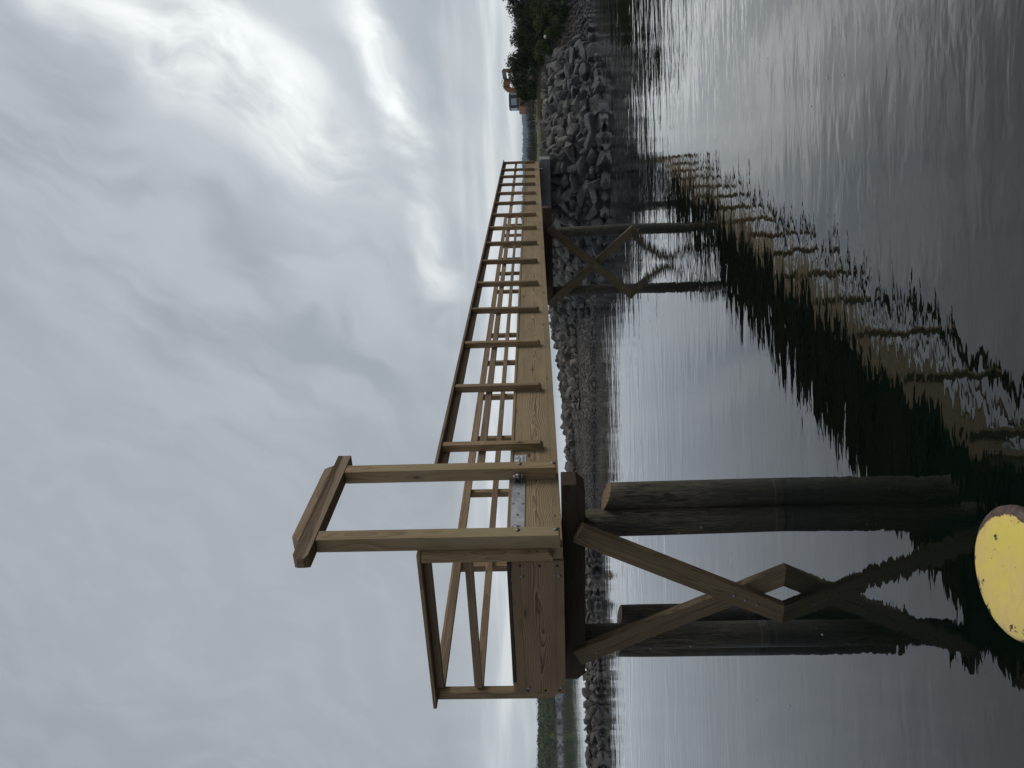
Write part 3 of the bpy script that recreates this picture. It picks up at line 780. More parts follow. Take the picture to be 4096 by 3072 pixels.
# --- thin sea haze
mt = bpy.data.materials.new('sea_haze'); mt.use_nodes = True; q = G(mt.node_tree)
for n_ in list(q.N): q.N.remove(n_)
o_ = q.n('ShaderNodeOutputMaterial'); pv = q.n('ShaderNodeVolumePrincipled')
pv.inputs['Color'].default_value = (.66, .83, 1.0, 1); pv.inputs['Density'].default_value = .00036
q.L.new(pv.outputs[0], o_.inputs['Volume'])
bm = bmesh.new(); bmesh.ops.create_cube(bm, size=1, matrix=Matrix.Translation((0, 1400, 17.5)) @ Matrix.Diagonal((5300, 3300, 45, 1)))
tag(mesh_obj('haze', bm, mt), 'thin blue-grey haze over the sea', 'haze', kind='stuff')

# ------------------------------------------------------------------ PIER
A_ = R(24.4)
PC = (-1.26958, 5.9, 0); PRZ = math.pi / 2 - A_
pier = empty('pier', PC, PRZ)
tag(pier, 'long new wooden pier with railings standing on round piles', 'pier')
WID = 1.505

def frame(p0, p1, upv=(0, 0, 1)):
    p0, p1 = Vector(p0), Vector(p1); x = (p1 - p0).normalized(); u_ = Vector(upv)
    y = u_.cross(x).normalized(); z = x.cross(y)
    m_ = Matrix((x, y, z)).transposed().to_4x4(); m_.translation = (p0 + p1) / 2
    return m_, (p1 - p0).length

def prism_bm(prof, w, bev=.003):
    """profile (x,z) extruded across y"""
    bm = bmesh.new()
    a = [bm.verts.new((x, -w / 2, z)) for x, z in prof]; b_ = [bm.verts.new((x, w / 2, z)) for x, z in prof]
    bm.faces.new(a); bm.faces.new(list(reversed(b_)))
    n_ = len(prof)
    for i in range(n_): bm.faces.new((a[(i + 1) % n_], a[i], b_[i], b_[(i + 1) % n_]))
    bmesh.ops.recalc_face_normals(bm, faces=bm.faces)
    if bev: bmesh.ops.bevel(bm, geom=list(bm.edges), offset=bev, segments=1, affect='EDGES', clamp_overlap=True)
    return bm

def stick(name, p0, p1, w, h, mat, parent=pier, upv=(0, 0, 1), prof=None, bev=.003):
    """timber from p0 to p1 (pier coordinates). w = across, h = along upv"""
    m_, ln = frame(p0, p1, upv)
    if prof is None: prof = [(-ln / 2, -h / 2), (ln / 2, -h / 2), (ln / 2, h / 2), (-ln / 2, h / 2)]
    else: prof = prof(ln, h)
    return mesh_obj(name, prism_bm(prof, w, bev), mat, parent, mw=m_)

def bolt(parent, p, r=.013, nrm='V', mat=None, name='bolt', dome=.5):
    """a domed bolt head; p in the parent's PIER coordinates -> parent's local"""
    bm = bmesh.new()
    bmesh.ops.create_cone(bm, cap_ends=True, segments=12, radius1=r * 1.25, radius2=r * 1.25, depth=.003)
    bmesh.ops.create_uvsphere(bm, u_segments=12, v_segments=6, radius=r, matrix=Matrix.Diagonal((1, 1, dome, 1)))
    rot = {'V': Euler((R(90), 0, 0)).to_matrix().to_4x4(), 'L': Euler((0, R(-90), 0)).to_matrix().to_4x4()}[nrm]
    mw = Matrix.Translation(p) @ rot
    if parent is not pier: mw = parent.matrix_basis.inverted() @ mw
    return mesh_obj(name, bm, mat or M_BOLT, parent, smooth=True, mw=mw)

ZB, ZT = 1.872, 2.282          # girder bottom and top
GEND = 20.1
RISE = .0019
def zr(L_): return RISE * L_
# girders: near side in two lengths, far side in two lengths
for v0, nm in ((.0575, 'near'), (WID - .0575, 'far')):
    for a_, b_ in ((0.0, 11.45), (11.454, GEND)):
        gd = stick('girder', (a_, v0, (ZB + ZT) / 2 + zr(a_)), (b_, v0, (ZB + ZT) / 2 + zr(b_)), .115, ZT - ZB, M_GLU)
        stick('coping_board', (a_ + .002, v0, ZT + .0165 + zr(a_)), (b_ - .002, v0, ZT + .0165 + zr(b_)), .135, .030, M_POST)
# end board between the girders
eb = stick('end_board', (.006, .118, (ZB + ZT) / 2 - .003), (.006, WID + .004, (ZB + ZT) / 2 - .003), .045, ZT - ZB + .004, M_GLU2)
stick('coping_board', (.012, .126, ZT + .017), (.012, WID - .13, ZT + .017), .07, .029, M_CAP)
for (v_, z_) in ((.262, 2.20), (.262, 1.905), (1.44, 2.18), (1.44, 1.90)): bolt(eb, (-.018, v_, z_), .013, 'L', M_WASHER)
for (v_, z_) in ((.16, 2.21), (.165, 2.06), (.165, 1.92), (1.53 - .06, 2.19), (1.47, 2.04), (1.47, 1.92)):
    bolt(eb, (-.0172, v_, z_), .009, 'L', M_HOLE, name='screw_hole', dome=.15)
# deck boards
db = bmesh.new(); bmesh.ops.create_cube(db, size=1, matrix=Matrix.Diagonal((.138, WID - .24, .034, 1)))
dm = bpy.data.meshes.new('deck_board'); db.to_mesh(dm); db.free(); dm.materials.append(M_DECK)
for i in range(134):
    o = bpy.data.objects.new('deck_board', dm); L_ = .115 + i * .1490
    o.location = (L_, WID / 2, 1.99 + zr(L_) + random.uniform(-.001, .001)); link(o, pier)
for L_ in np.arange(.9, 19.9, 1.3):
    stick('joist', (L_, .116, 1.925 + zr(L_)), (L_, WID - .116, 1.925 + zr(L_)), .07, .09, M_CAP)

# posts: chamfered at the foot on the outer side
def post_prof(cut):
    # local x runs upward; local z points to the outer side
    return lambda ln, h: [(-ln / 2, -h / 2), (ln / 2, -h / 2), (ln / 2, h / 2), (-ln / 2 + cut, h / 2), (-ln / 2, h / 2 - cut)]
PW = .075
ZP = 2.969
near_L = [1.56, 2.90, 4.24, 5.57, 6.86, 8.18, 9.47, 10.76, 12.03, 13.34, 14.60, 15.87, 17.14, 18.34, 19.75]
far_L = [1.76, 3.21, 4.61, 6.00, 7.38, 8.73, 10.10, 11.46, 12.89, 14.2, 15.49, 16.77, 18.05, 19.3]
for L_ in near_L:
    j = random.uniform(-.006, .006)
    p = stick('railing_post', (L_ + j, -PW / 2 - .002, 2.000 + zr(L_)), (L_ - j, -PW / 2 - .002, ZP + zr(L_)), PW, PW, M_POST, upv=(0, -1, 0), prof=post_prof(.03))
    if L_ < 8:
        for z_ in (2.03, 2.235): bolt(p, (L_ + .012, -PW - .003, z_ + zr(L_)), .0075, 'V')
for L_ in far_L:
    stick('railing_post', (L_, WID + PW / 2 + .002, 1.96 + zr(L_)), (L_ + random.uniform(-.008, .008), WID + PW / 2 + .002, ZP + zr(L_)), PW, PW, M_POST, upv=(0, 1, 0), prof=post_prof(.03))
# short doubled pieces on two far posts
stick('post_splint', (3.14, WID - .02, 2.31), (3.14, WID - .02, 2.44), .03, .05, M_POST)
stick('post_splint', (11.40, WID - .02, 2.33), (11.40, WID - .02, 2.45), .03, .05, M_POST)
# corner posts of the seaward end
cp = stick('railing_post', (-.0405, .036, 1.952), (-.0405, .036, 2.969), .078, .070, M_POST, upv=(0, -1, 0), prof=post_prof(.032))
for z_ in (1.985, 2.075, 2.135): bolt(cp, (-.045, -.0005, z_), .0045, 'V', M_HOLE)
stick('railing_post', (.042, WID + PW / 2 + .004, 1.952), (.042, WID + PW / 2 + .004, 2.969), .078, PW, M_POST, upv=(0, 1, 0), prof=post_prof(.03))
# near railing (interrupted at the gate), far railing, end railing
def rail_run(v_in, v_out, L0, L1, cuts):
    """board on the inner side of the posts, cap on top, middle rail"""
    s_ = 1 if v_in > v_out else -1
    zm = 2.590 if s_ > 0 else 2.606
    pts_ = [L0] + cuts + [L1]
    for a_, b_ in zip(pts_, pts_[1:]):
        a2, b2 = a_ + .0015, b_ - .0015
        vv = v_in + s_ * .0235
        stick('top_rail', (a2, vv, 2.937 + zr(a2)), (b2, vv, 2.937 + zr(b2)), .044, .064, M_RAIL)
        stick('middle_rail', (a2, vv, zm + zr(a2)), (b2, vv, zm + zr(b2)), .034, .070, M_RAIL)
    pts_ = [L0] + [c + .9 for c in cuts if c + .9 < L1 - 1] + [L1]
    for a_, b_ in zip(pts_, pts_[1:]):
        a2, b2 = a_ + .0015, b_ - .0015
        vc = (v_in + v_out) / 2 + s_ * .012
        stick('rail_cap', (a2, vc, 2.985 + zr(a2)), (b2, vc, 2.985 + zr(b2)), .135, .029, M_RAIL)
rail_run(0.0, -PW, 1.118, GEND, [5.57, 10.76, 15.87])
rail_run(WID, WID + PW, 0.05, 19.35, [1.76, 6.0, 11.46, 15.49])
stick('top_rail', (.024, .006, 2.940), (.024, WID - .052, 2.940), .044, .062, M_RAIL)
stick('middle_rail', (.024, .006, 2.613), (.024, WID - .048, 2.613), .034, .068, M_RAIL)
stick('rail_cap', (-.022, -.006, 2.987), (-.022, WID + .092, 2.987), .125, .030, M_RAIL)
stick('rail_offcut', (.035, -.030, 2.9), (.035, -.012, 2.9), .04, .07, M_RAIL)

# gate frame
GA, GB = 1.05, .042
gz0 = 1.893
for L_ in (GA, GB):
    p = stick('gate_post', (L_, -.062, gz0), (L_, -.062, 3.786), .120, .120, M_GATE, upv=(0, -1, 0), prof=post_prof(.012))
    for z_ in (1.925, 2.222): bolt(p, (L_ + .02, -.124, z_), .017, 'V')
def hex_ends(c):
    return lambda ln, h: [(-ln / 2 + c, -h / 2), (ln / 2 - c, -h / 2), (ln / 2, -h / 2 + c), (ln / 2, h / 2 - c), (ln / 2 - c, h / 2), (-ln / 2 + c, h / 2), (-ln / 2, h / 2 - c), (-ln / 2, -h / 2 + c)]
xb = stick('cross_beam', (-.235, -.064, 3.850), (1.325, -.064, 3.850), .122, .122, M_BRACE if False else M_RAIL, prof=hex_ends(.036))
# trim the vertical edges of its ends too
me = xb.data
for v in me.vertices:
    e = abs(v.co.x) - (1.56 / 2 - .030)
    if e > 0: v.co.y *= 1 - e / .030 * .38
stick('upper_cross_beam', (-.034, -.064, 3.947), (1.116, -.064, 3.947), .120, .070, M_RAIL, prof=lambda ln, h: [(-ln / 2, -h / 2), (ln / 2, -h / 2), (ln / 2 - .062, h / 2), (-ln / 2 + .062, h / 2)])

# steel gangway fitting on the girder between the gate posts
pl_ = stick('hinge_plate', (.106, -.005, 2.231), (.985, -.005, 2.231), .008, .120, M_STEEL, bev=.002)
for (L_, z_) in ((.762, 2.231), (.604, 2.274), (.601, 2.190), (.4386, 2.233), (.93, 2.275), (.925, 2.187), (.13, 2.275), (.128, 2.187)):
    bolt(pl_, (L_, -.009, z_), .010, 'V')
def lug(L_):
    for dz_ in (-.030, .030):
        m_, ln = frame((L_, -.010, 2.231 + dz_), (L_, -.085, 2.231 + dz_), (0, 0, 1))
        prof = [(-.0375, -.028), (.018, -.028), (.032, -.018), (.0375, 0), (.032, .018), (.018, .028), (-.0375, .028)]
        bm = bmesh.new()
        a = [bm.verts.new((x, z, -.004)) for x, z in prof]; b_ = [bm.verts.new((x, z, .004)) for x, z in prof]
        bm.faces.new(list(reversed(a))); bm.faces.new(b_)
        for i in range(len(prof)): bm.faces.new((a[i], a[(i + 1) % len(prof)], b_[(i + 1) % len(prof)], b_[i]))
        mesh_obj('lug', bm, M_WASHER, pl_, mw=pl_.matrix_basis.inverted() @ m_)
    bm = bmesh.new(); bmesh.ops.create_cone(bm, cap_ends=True, segments=16, radius1=.011, radius2=.011, depth=.095)
    mesh_obj('pin', bm, M_STEEL, pl_, True, mw=pl_.matrix_basis.inverted() @ Matrix.Translation((L_, -.062, 2.231)))
    bm = bmesh.new(); bmesh.ops.create_cone(bm, cap_ends=True, segments=20, radius1=.026, radius2=.026, depth=.044)
    mesh_obj('bush', bm, M_BOLT, pl_, True, mw=pl_.matrix_basis.inverted() @ Matrix.Translation((L_, -.062, 2.231)))
lug(.955); lug(.165)
bolt(pier, (.428, -.001, 1.93), .010, 'V')

# pile bents
def pile_bm(r, z0, z1, lean=(0, 0), slant=0., seed=0, seg=28):
    rs_ = np.random.RandomState(seed); bm = bmesh.new(); rings = []
    nr_ = 26; ph = rs_.uniform(0, 6.28, 4)
    for i in range(nr_ + 1):
        t = i / nr_; z = z0 + (z1 - z0) * t; ring = []
        for k in range(seg):
            a = 2 * math.pi * k / seg
            rr = r * (1.03 - .05 * t) * (1 + .018 * math.sin(2 * a + ph[0] + z) + .012 * math.sin(3 * a + ph[1] - z * 2) + .006 * math.sin(7 * a + z * 5 + ph[2]))
            zz = z + (slant * math.cos(a - 2.7) if i == nr_ else 0)
            if i == nr_: rr *= .975
            ring.append(bm.verts.new((rr * math.cos(a) + lean[0] * z, rr * math.sin(a) + lean[1] * z, zz)))
        rings.append(ring)
    for A, B_ in zip(rings, rings[1:]):
        for k in range(seg): bm.faces.new((A[k], A[(k + 1) % seg], B_[(k + 1) % seg], B_[k]))
    top = bm.faces.new(rings[-1]); top.material_index = 1
    return bm
def pile(name, L_, V_, r, z1, parent, seed, lean=(0, 0), slant=0.):
    o = mesh_obj(name, pile_bm(r, -3.5, z1, lean, slant, seed), M_PILE, parent, True, mw=Matrix.Translation((L_, V_, 0)))
    o.data.materials.append(M_ENDGRAIN); o.data.polygons[-1].use_smooth = False
    return o
def bent(L0, vr, vl, leans, seed, cap_dz=0.):
    zc = 1.771 + cap_dz
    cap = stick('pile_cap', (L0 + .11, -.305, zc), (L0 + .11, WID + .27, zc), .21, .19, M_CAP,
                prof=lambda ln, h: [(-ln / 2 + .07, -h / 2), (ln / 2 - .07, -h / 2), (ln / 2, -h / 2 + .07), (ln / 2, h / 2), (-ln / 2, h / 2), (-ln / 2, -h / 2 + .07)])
    for k, (v_, le) in enumerate(((vr, leans[0]), (vl, leans[1]))):
        pp_ = pile('pile', L0 + .14 + .115, v_, .122, zc - .09, pier, seed + k, le)
        for z_ in (1.0, .62):
            bolt(pp_, (L0 + .135, v_ + random.uniform(-.06, .06), z_ + random.uniform(-.15, .15)), .011, 'L', M_WASHER)
    lo = -.9
    def run(v_top, v_bot, z_top, z_bot, L_):
        s_ = (v_bot - v_top) / (z_bot - z_top)
        return (L_, v_top, z_top), (L_, v_top + s_ * (lo - z_top), lo)
    b1 = stick('brace', *run(.105, .96, 1.742, .02, L0 - .062), .072, .172, M_BRACE, upv=(0, 1, 0))
    b2 = stick('brace', *run(1.50, .65, 1.748, .04, L0 + .012), .072, .172, M_BRACE, upv=(0, 1, 0))
    for (dv, z_) in ((0, .23), (0, .33), (0, .43)):
        bolt(b1, (L0 - .099, .105 + (.96 - .105) / (1.722) * (1.742 - z_) + dv, z_ ), .012, 'L', M_WASHER)
    bolt(b2, (L0 - .025, 1.43, 1.58), .010, 'L', M_WASHER)
    return cap
bent(.40, .215, 1.500, ((0, .015), (0, .004)), 3)
# landward bent: wider braces
L0 = 11.35
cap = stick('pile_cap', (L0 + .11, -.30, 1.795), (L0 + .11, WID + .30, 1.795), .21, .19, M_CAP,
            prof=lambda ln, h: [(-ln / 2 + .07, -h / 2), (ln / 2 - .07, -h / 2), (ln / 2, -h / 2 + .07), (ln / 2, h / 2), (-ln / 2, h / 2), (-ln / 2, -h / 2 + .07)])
for k, (v_, le) in enumerate(((.262, (0, .022)), (1.605, (0, .012)))):
    pp_ = pile('pile', L0 + .26, v_, .116, 1.705, pier, 21 + k, le)
    bolt(pp_, (L0 + .14, v_ + .02, .95), .013, 'L', M_WASHER)
def run2(v_top, v_bot, z_top, z_bot, L_):
    s_ = (v_bot - v_top) / (z_bot - z_top)
    return (L_, v_top, z_top), (L_, v_top + s_ * (-.9 - z_top), -.9)
b1 = stick('brace', *run2(.115, 1.575, 1.765, .06, L0 - .062), .072, .172, M_BRACE, upv=(0, 1, 0))
b2 = stick('brace', *run2(1.857, .288, 1.80, .043, L0 + .012), .072, .172, M_BRACE, upv=(0, 1, 0))
for t_ in (.10, .14, .60, .93): bolt(b1, (L0 - .099, .115 + 1.46 * t_, 1.765 - 1.705 * t_), .016, 'L', M_WASHER)
bolt(b2, (L0 - .025, 1.66, 1.58), .015, 'L', M_WASHER)

# free-standing fender piles
cosr, sinr = math.cos(PRZ), math.sin(PRZ)
def w_of(L_, V_): return (PC[0] + L_ * cosr - V_ * sinr, PC[1] + L_ * sinr + V_ * cosr)
for (L_, V_, r, z1, sl_, sd_, lb) in ((.755, .030, .120, 1.475, .040, 41, 'round pile with slanted sawn top beside the right leg of the near trestle'),
                                 (.85, 1.80, .112, 1.33, .02, 42, 'dark pile left of and behind the left leg of the near trestle'),
                                 (1.05, 1.615, .108, 1.30, .02, 43, 'short sawn-off pile glimpsed behind the diagonal brace')):
    x, y = w_of(L_, V_)
    o = pile('fender_pile', x, y, r, z1, None, sd_, (0, 0), sl_)
    tag(o, lb, 'pile', 'free-standing fender piles at the near trestle')

# sign on the girder
sg = empty('plaque', (*w_of(1.35, -.003), 2.222), PRZ)
tag(sg, 'small white plaque with blue emblem on the girder by the right gate post', 'sign')
def plate(name, x0, x1, z0, z1, dep, mat, skew=0., parent=sg):
    bm = bmesh.new(); y0, y1 = -dep, 0.0
    vv = [bm.verts.new((x, y, z)) for y in (y0, y1) for (x, z) in ((x0, z0), (x1, z0), (x1 + skew, z1), (x0 + skew, z1))]
    for f_ in ((0, 1, 2, 3), (7, 6, 5, 4), (0, 4, 5, 1), (1, 5, 6, 2), (2, 6, 7, 3), (3, 7, 4, 0)): bm.faces.new([vv[i] for i in f_])
    bmesh.ops.recalc_face_normals(bm, faces=bm.faces)
    return mesh_obj(name, bm, mat, parent)
plate('sign_board', -.078, .078, -.055, .055, .003, M_WHITE)
bm = bmesh.new()
def rect(bm, x0, x1, z0, z1, y=-.0038, skew=0.):
    vv = [bm.verts.new(p) for p in ((x0, y, z0), (x1, y, z0), (x1 + skew, y, z1), (x0 + skew, y, z1))]; bm.faces.new(vv)
for (a, b_, c, d_) in ((-.073, .073, .0495, .0505), (-.073, .073, -.0505, -.0495), (-.073, -.0718, -.05, .05), (.0718, .073, -.05, .05)): rect(bm, a, b_, c, d_)
for i in range(9): rect(bm, -.06 + i * .014, -.050 + i * .014, -.030, -.021)
for z_ in (-.037, -.044): rect(bm, -.058, .060, z_, z_ + .003)
for i, w_ in enumerate((.012, .010, .012, .009, .011)): rect(bm, -.058 + i * .018, -.058 + i * .018 + w_, -.010, .010, skew=.004)
rect(bm, -.062, -.020, .006, .014)
mesh_obj('lettering', bm, M_BLACK, sg)
bm = bmesh.new()
for i in range(4): rect(bm, .005 + i * .012, .016 + i * .012, .036 - i * .009, .046 - i * .009, skew=.003)
for i in range(4): rect(bm, .000 + i * .012, .011 + i * .012, .024 - i * .007, .034 - i * .008, skew=.003)
mesh_obj('emblem', bm, M_BLUE, sg)

# abutment, rope, batten
ab = empty('abutment', (*w_of(20.08, WID / 2), 1.4), PRZ)
tag(ab, 'grey concrete block carrying the landward end of the pier', 'abutment')
bm = bmesh.new(); bmesh.ops.create_cube(bm, size=1, matrix=Matrix.Diagonal((.62, WID + .22, .34, 1)) )
bmesh.ops.bevel(bm, geom=list(bm.edges), offset=.015, segments=1, affect='EDGES')
o = mesh_obj('bearing_block', bm, M_CONC, ab); o.location = (0, 0, .322)
bm = bmesh.new(); tube(bm, [(16.10, .01, 2.63), (16.07, -.02, 2.5), (16.05, -.02, 2.38), (16.02, .0, 2.33)], .011, .009)
o = mesh_obj('rope', bm, M_ROPE); o.location = PC; o.rotation_euler = (0, 0, PRZ); tag(o, 'dark bit of rope slung from the middle rail near the shore', 'rope')
bm = bmesh.new(); tube(bm, [(18.30, -.05, 2.06), (18.31, -.05, 1.93), (18.31, -.05, 1.80)], .012, .012)
o = mesh_obj('batten', bm, M_BATTEN); o.location = PC; o.rotation_euler = (0, 0, PRZ); tag(o, 'thin pale stick hanging below a railing post near the shore', 'batten')

# ------------------------------------------------------------------ things on land
# digger, seen from behind at its left, on the land behind the shrubs
dg = empty('excavator', (32.4, 86, float(ground_z(32.4, 86)) ), 0)
tag(dg, 'orange tracked digger with dark cab parked behind the shrubs', 'excavator')
def dpart(name, prof, y0, y1, mat, parent=dg, bev=.03):
    """profile in x,z extruded in y"""
    bm = bmesh.new()
    a = [bm.verts.new((x, y0, z)) for x, z in prof]; b_ = [bm.verts.new((x, y1, z)) for x, z in prof]
    bm.faces.new(a); bm.faces.new(list(reversed(b_)))
    for i in range(len(prof)): bm.faces.new((a[(i + 1) % len(prof)], a[i], b_[i], b_[(i + 1) % len(prof)]))
    bmesh.ops.recalc_face_normals(bm, faces=bm.faces)
    if bev: bmesh.ops.bevel(bm, geom=list(bm.edges), offset=bev, segments=2, affect='EDGES', clamp_overlap=True)
    return mesh_obj(name, bm, mat, parent)
z0d = -dg.location.z
def Z(z): return z + z0d
body = dpart('body', [(-1.62, Z(2.42)), (2.1, Z(2.42)), (2.1, Z(3.55)), (1.2, Z(3.74)), (-1.62, Z(3.74))], -1.2, 1.2, M_ORANGE)
for (a, b_, c, d_) in ((-1.50, -1.02, 3.02, 3.60), (-1.30, -.80, 2.60, 2.95), (-.72, .1, 2.62, 3.3)):
    dpart('grille', [(a, Z(c)), (b_, Z(c)), (b_, Z(d_)), (a, Z(d_))], -1.215, -1.19, M_HOLE if a < -1 else M_ORANGE, body, 0)
for (a, b_, c, d_) in ((-.78, -.75, 2.5, 3.7), (-1.6, -.78, 2.52, 2.55), (-1.6, -.78, 2.98, 3.0)):
    dpart('panel_seam', [(a, Z(c)), (b_, Z(c)), (b_, Z(d_)), (a, Z(d_))], -1.212, -1.195, M_HOLE, body, 0)
# white letter C
bm = bmesh.new(); ns = 12
for k in range(ns):
    a0 = R(50 + k * 260 / ns); a1 = R(50 + (k + 1) * 260 / ns)
    q_ = [(-.35 + math.cos(a) * r_, -1.222, Z(3.42) + math.sin(a) * r_) for a, r_ in ((a0, .10), (a1, .10), (a1, .16), (a0, .16))]
    bm.faces.new([bm.verts.new(p) for p in q_])
mesh_obj('lettering', bm, M_WHITE, body)
dpart('counterweight', [(1.3, Z(2.45)), (2.25, Z(2.45)), (2.3, Z(3.3)), (1.3, Z(3.3))], -1.28, 1.28, M_ORANGE)
cab = dpart('cab', [(-1.64, Z(3.745)), (.05, Z(3.745)), (.02, Z(4.78)), (-.15, Z(4.84)), (-1.50, Z(4.84)), (-1.62, Z(4.74))], -1.15, -.05, M_CABIN)
dpart('window', [(-1.42, Z(3.98)), (-.62, Z(3.98)), (-.64, Z(4.60)), (-1.36, Z(4.60))], -1.165, -1.13, M_GLASS, cab, 0)
dpart('window', [(-.22, Z(3.93)), (-.02, Z(3.93)), (-.04, Z(4.66)), (-.22, Z(4.66))], -1.165, -1.13, M_GLASS, cab, 0)
dpart('side_window', [(-1.655, Z(3.9)), (-1.62, Z(3.9)), (-1.62, Z(4.6)), (-1.655, Z(4.6))], -1.0, -.2, M_GLASS, cab, 0)
for y_ in (-1.15, .55):
    tr = dpart('track', [(-1.55, Z(1.98)), (-1.75, Z(2.18)), (-1.55, Z(2.38)), (1.95, Z(2.38)), (2.15, Z(2.18)), (1.95, Z(1.98))], y_, y_ + .6, M_TRACK)
    for k in range(5):
        bm = bmesh.new(); bmesh.ops.create_cone(bm, cap_ends=True, segments=16, radius1=.15, radius2=.15, depth=.05)
        mesh_obj('roller', bm, M_STEEL, tr, mw=Matrix.Translation((-1.4 + k * .8, y_ - .02, Z(2.18))) @ Euler((R(90), 0, 0)).to_matrix().to_4x4())
dpart('boom', [(.35, Z(3.5)), (.95, Z(3.5)), (1.0, Z(4.7)), (1.45, Z(4.72)), (2.0, Z(4.62)), (2.05, Z(5.30)), (1.55, Z(5.46)), (1.0, Z(5.44)), (.55, Z(5.0))], -.2, .2, M_ORANGE)
dpart('stick_arm', [(1.8, Z(5.36)), (2.15, Z(5.36)), (2.10, Z(3.1)), (1.85, Z(3.05))], -2.6, -2.3, M_ORANGE)
dpart('bucket', [(1.5, Z(3.1)), (2.4, Z(3.1)), (2.5, Z(2.5)), (2.0, Z(2.1)), (1.5, Z(2.2))], -3.2, -2.4, M_CABIN)
dpart('boom_head', [(1.75, Z(5.02)), (2.12, Z(5.02)), (2.12, Z(5.48)), (1.95, Z(5.48))], -2.3, -.2, M_CABIN)
bm = bmesh.new(); tube(bm, [(1.3, -.26, Z(4.2)), (1.5, -.26, Z(5.0))], .07, .05, 8); mesh_obj('ram', bm, M_STEEL, dg)
bm = bmesh.new(); tube(bm, [(1.0, -.24, Z(4.6)), (1.1, -.24, Z(5.50)), (1.6, -.24, Z(5.62)), (1.9, -.24, Z(5.45))], .035, .03, 6); mesh_obj('hydraulic_hose', bm, M_TRACK, dg)

# planks on trestles on the lawn
def trestle_planks(x0, x1, y, z, label, group='planking on trestles on the lawn'):
    t = empty('plank_stand', (x0, y, float(ground_z(x0, y)))); tag(t, label, 'plank stand', group)
    zl = z - t.location.z
    for k in range(3):
        bm = prism_bm([(0, zl), (x1 - x0, zl + .02), (x1 - x0, zl + .07), (0, zl + .05)], .18, .004)
        o = mesh_obj('plank', bm, M_CAP if k % 2 else M_BARK, t); o.location.y = k * .2
    for k in range(3):
        xx = .3 + k * (x1 - x0 - .6) / 2
        for s_ in (-1, 1):
            bm = bmesh.new(); tube(bm, [(xx + s_ * .14, .2, -.05), (xx, .2, zl)], .03, .03, 4); mesh_obj('leg', bm, M_CAP, t)
trestle_planks(21.1, 24.3, 60, 2.20, 'long grey planks laid on trestles, the set nearer the digger')
trestle_planks(16.6, 20.2, 54, 1.93, 'long grey planks laid on trestles, the lower set nearer the pier')
# leaning sticks by the abutment
bm = bmesh.new()
for i in range(7):
    x = 10.2 + i * .28; y = 36 + random.uniform(-.5, .5); z_ = float(ground_z(x, y))
    tube(bm, [(x, y, z_ - .05), (x + random.uniform(-.3, .3), y, z_ + random.uniform(.25, .5))], .015, .007, 4)
tag(mesh_obj('driftwood', bm, M_BARK), 'loose grey sticks poking up from the grass near the abutment', 'driftwood')
# post with a crossbar beyond the far railing
t = empty('marker_post', (13.35, 47, float(ground_z(13.35, 47)))); tag(t, 'dark post with short crossbar on the land beyond the railing', 'post')
bm = bmesh.new(); tube(bm, [(0, 0, -.1), (0, 0, 2.83 - t.location.z)], .035, .03, 8); mesh_obj('shaft', bm, M_CABIN, t)
bm = bmesh.new(); tube(bm, [(-.03, 0, 2.74 - t.location.z), (.15, 0, 2.74 - t.location.z)], .025, .02, 6); mesh_obj('crossbar', bm, M_CABIN, t)

# specks of foam and down drifting on the water
rs = np.random.RandomState(12); VV, FF = [], []
for k in range(34):
    x, y = rs.uniform(-4.5, 6), rs.uniform(3.6, 15); r_ = rs.uniform(.004, .012); a_ = rs.uniform(0, 6.28, 6)
    ring = [(x + math.cos(t) * r_ * rs.uniform(.5, 1.5), y + math.sin(t) * r_ * rs.uniform(.5, 1.5), .006) for t in np.sort(a_)]
    base_ = len(VV); VV += [(x, y, .010)] + ring; FF += [(base_, base_ + 1 + i, base_ + 1 + (i + 1) % 6) for i in range(6)]
tag(arr_obj('floating_specks', VV, FF, M_WHITE), 'tiny pale specks of foam floating on the dark water', 'foam', kind='stuff')

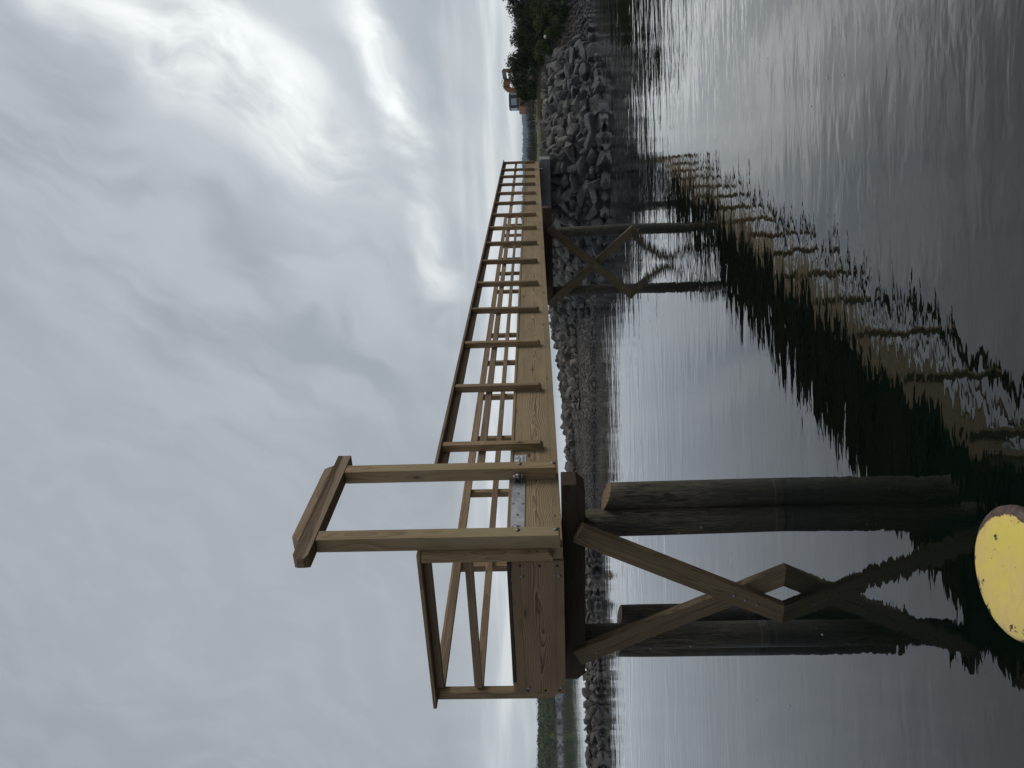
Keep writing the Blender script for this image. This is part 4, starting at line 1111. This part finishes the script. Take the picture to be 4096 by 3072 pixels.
# ------------------------------------------------------------------ quay and bollard in the foreground
bm = bmesh.new(); bmesh.ops.create_cube(bm, size=1, matrix=Matrix.Translation((0, -3.15, .25)) @ Matrix.Diagonal((30, 9.7, .5, 1)))
q_ = mesh_obj('quay', bm, M_CONC); tag(q_, 'concrete quay the photographer stands on', kind='structure')
def yellow_mat():
    mt, q, b = new_mat('chipped_yellow_paint')
    tcx = q.n('ShaderNodeTexCoord'); O_ = tcx.outputs['Object']; x, y, z = q.sep(O_)
    rr = q.m('SQRT', q.m('ADD', q.m('MULTIPLY', x, x), q.m('MULTIPLY', y, y)))
    n1 = q.noise(O_, 28, 6, .68, .6); n2 = q.noise(O_, 9, 4, .6); n3 = q.noise(O_, 90, 3, .6)
    edge = q.m('ADD', rr, q.m('MULTIPLY', q.m('SUBTRACT', n1, .5), .062))
    lop = q.m('MULTIPLY', q.sst(q.m('ADD', x, q.m('MULTIPLY', y, .35)), .05, .16), .022)
    rust = q.sst(q.m('ADD', edge, lop), .1395, .1415)
    spots = q.sst(q.m('ADD', n1, q.sst(rr, .085, .14, 0, .10)), .645, .665)
    paint = q.mix(q.sst(n2, .35, .65), (.86, .68, .13), (.84, .60, .20))
    paint = q.mix(q.m('MULTIPLY', n3, .15), paint, (.45, .33, .10))
    paint = q.mix(q.m('MULTIPLY', q.sst(q.noise(O_, 14, 6, .7, 1.0), .52, .66), .30), paint, (.42, .30, .13))
    rc = q.mix(q.sst(n3, .35, .65), (.045, .026, .022), (.13, .075, .055))
    m_ = q.m('MAXIMUM', rust, spots)
    q.put(b.inputs['Base Color'], q.mix(m_, paint, rc))
    b.inputs['Roughness'].default_value = .55
    bump(q, b, q.m('ADD', q.m('MULTIPLY', m_, -1.0), q.m('MULTIPLY', n3, .2)), .5, .002)
    return mt
M_YEL = yellow_mat()
bl_ = empty('bollard', (-.438, 1.69, .5)); tag(bl_, 'yellow painted bollard with rusty chipped rim at the bottom edge', 'bollard')
def lathe(name, prof, mat, parent, seg=64):
    bm = bmesh.new(); rings = []
    for r, z in prof: rings.append([bm.verts.new((r * math.cos(2 * math.pi * k / seg), r * math.sin(2 * math.pi * k / seg), z)) for k in range(seg)])
    for A, B2 in zip(rings, rings[1:]):
        for k in range(seg): bm.faces.new((A[k], A[(k + 1) % seg], B2[(k + 1) % seg], B2[k]))
    bm.faces.new(rings[-1])
    bmesh.ops.recalc_face_normals(bm, faces=bm.faces)
    return mesh_obj(name, bm, mat, parent, True)
cpn = lathe('cap', [(.09, .44), (.128, .448), (.140, .462), (.146, .478), (.145, .490), (.140, .4965), (.131, .5), (.08, .502), (.02, .5025)], M_YEL, bl_)
lathe('post', [(.15, 0), (.15, .015), (.09, .03), (.085, .435), (.085, .4395)], M_YEL, bl_)
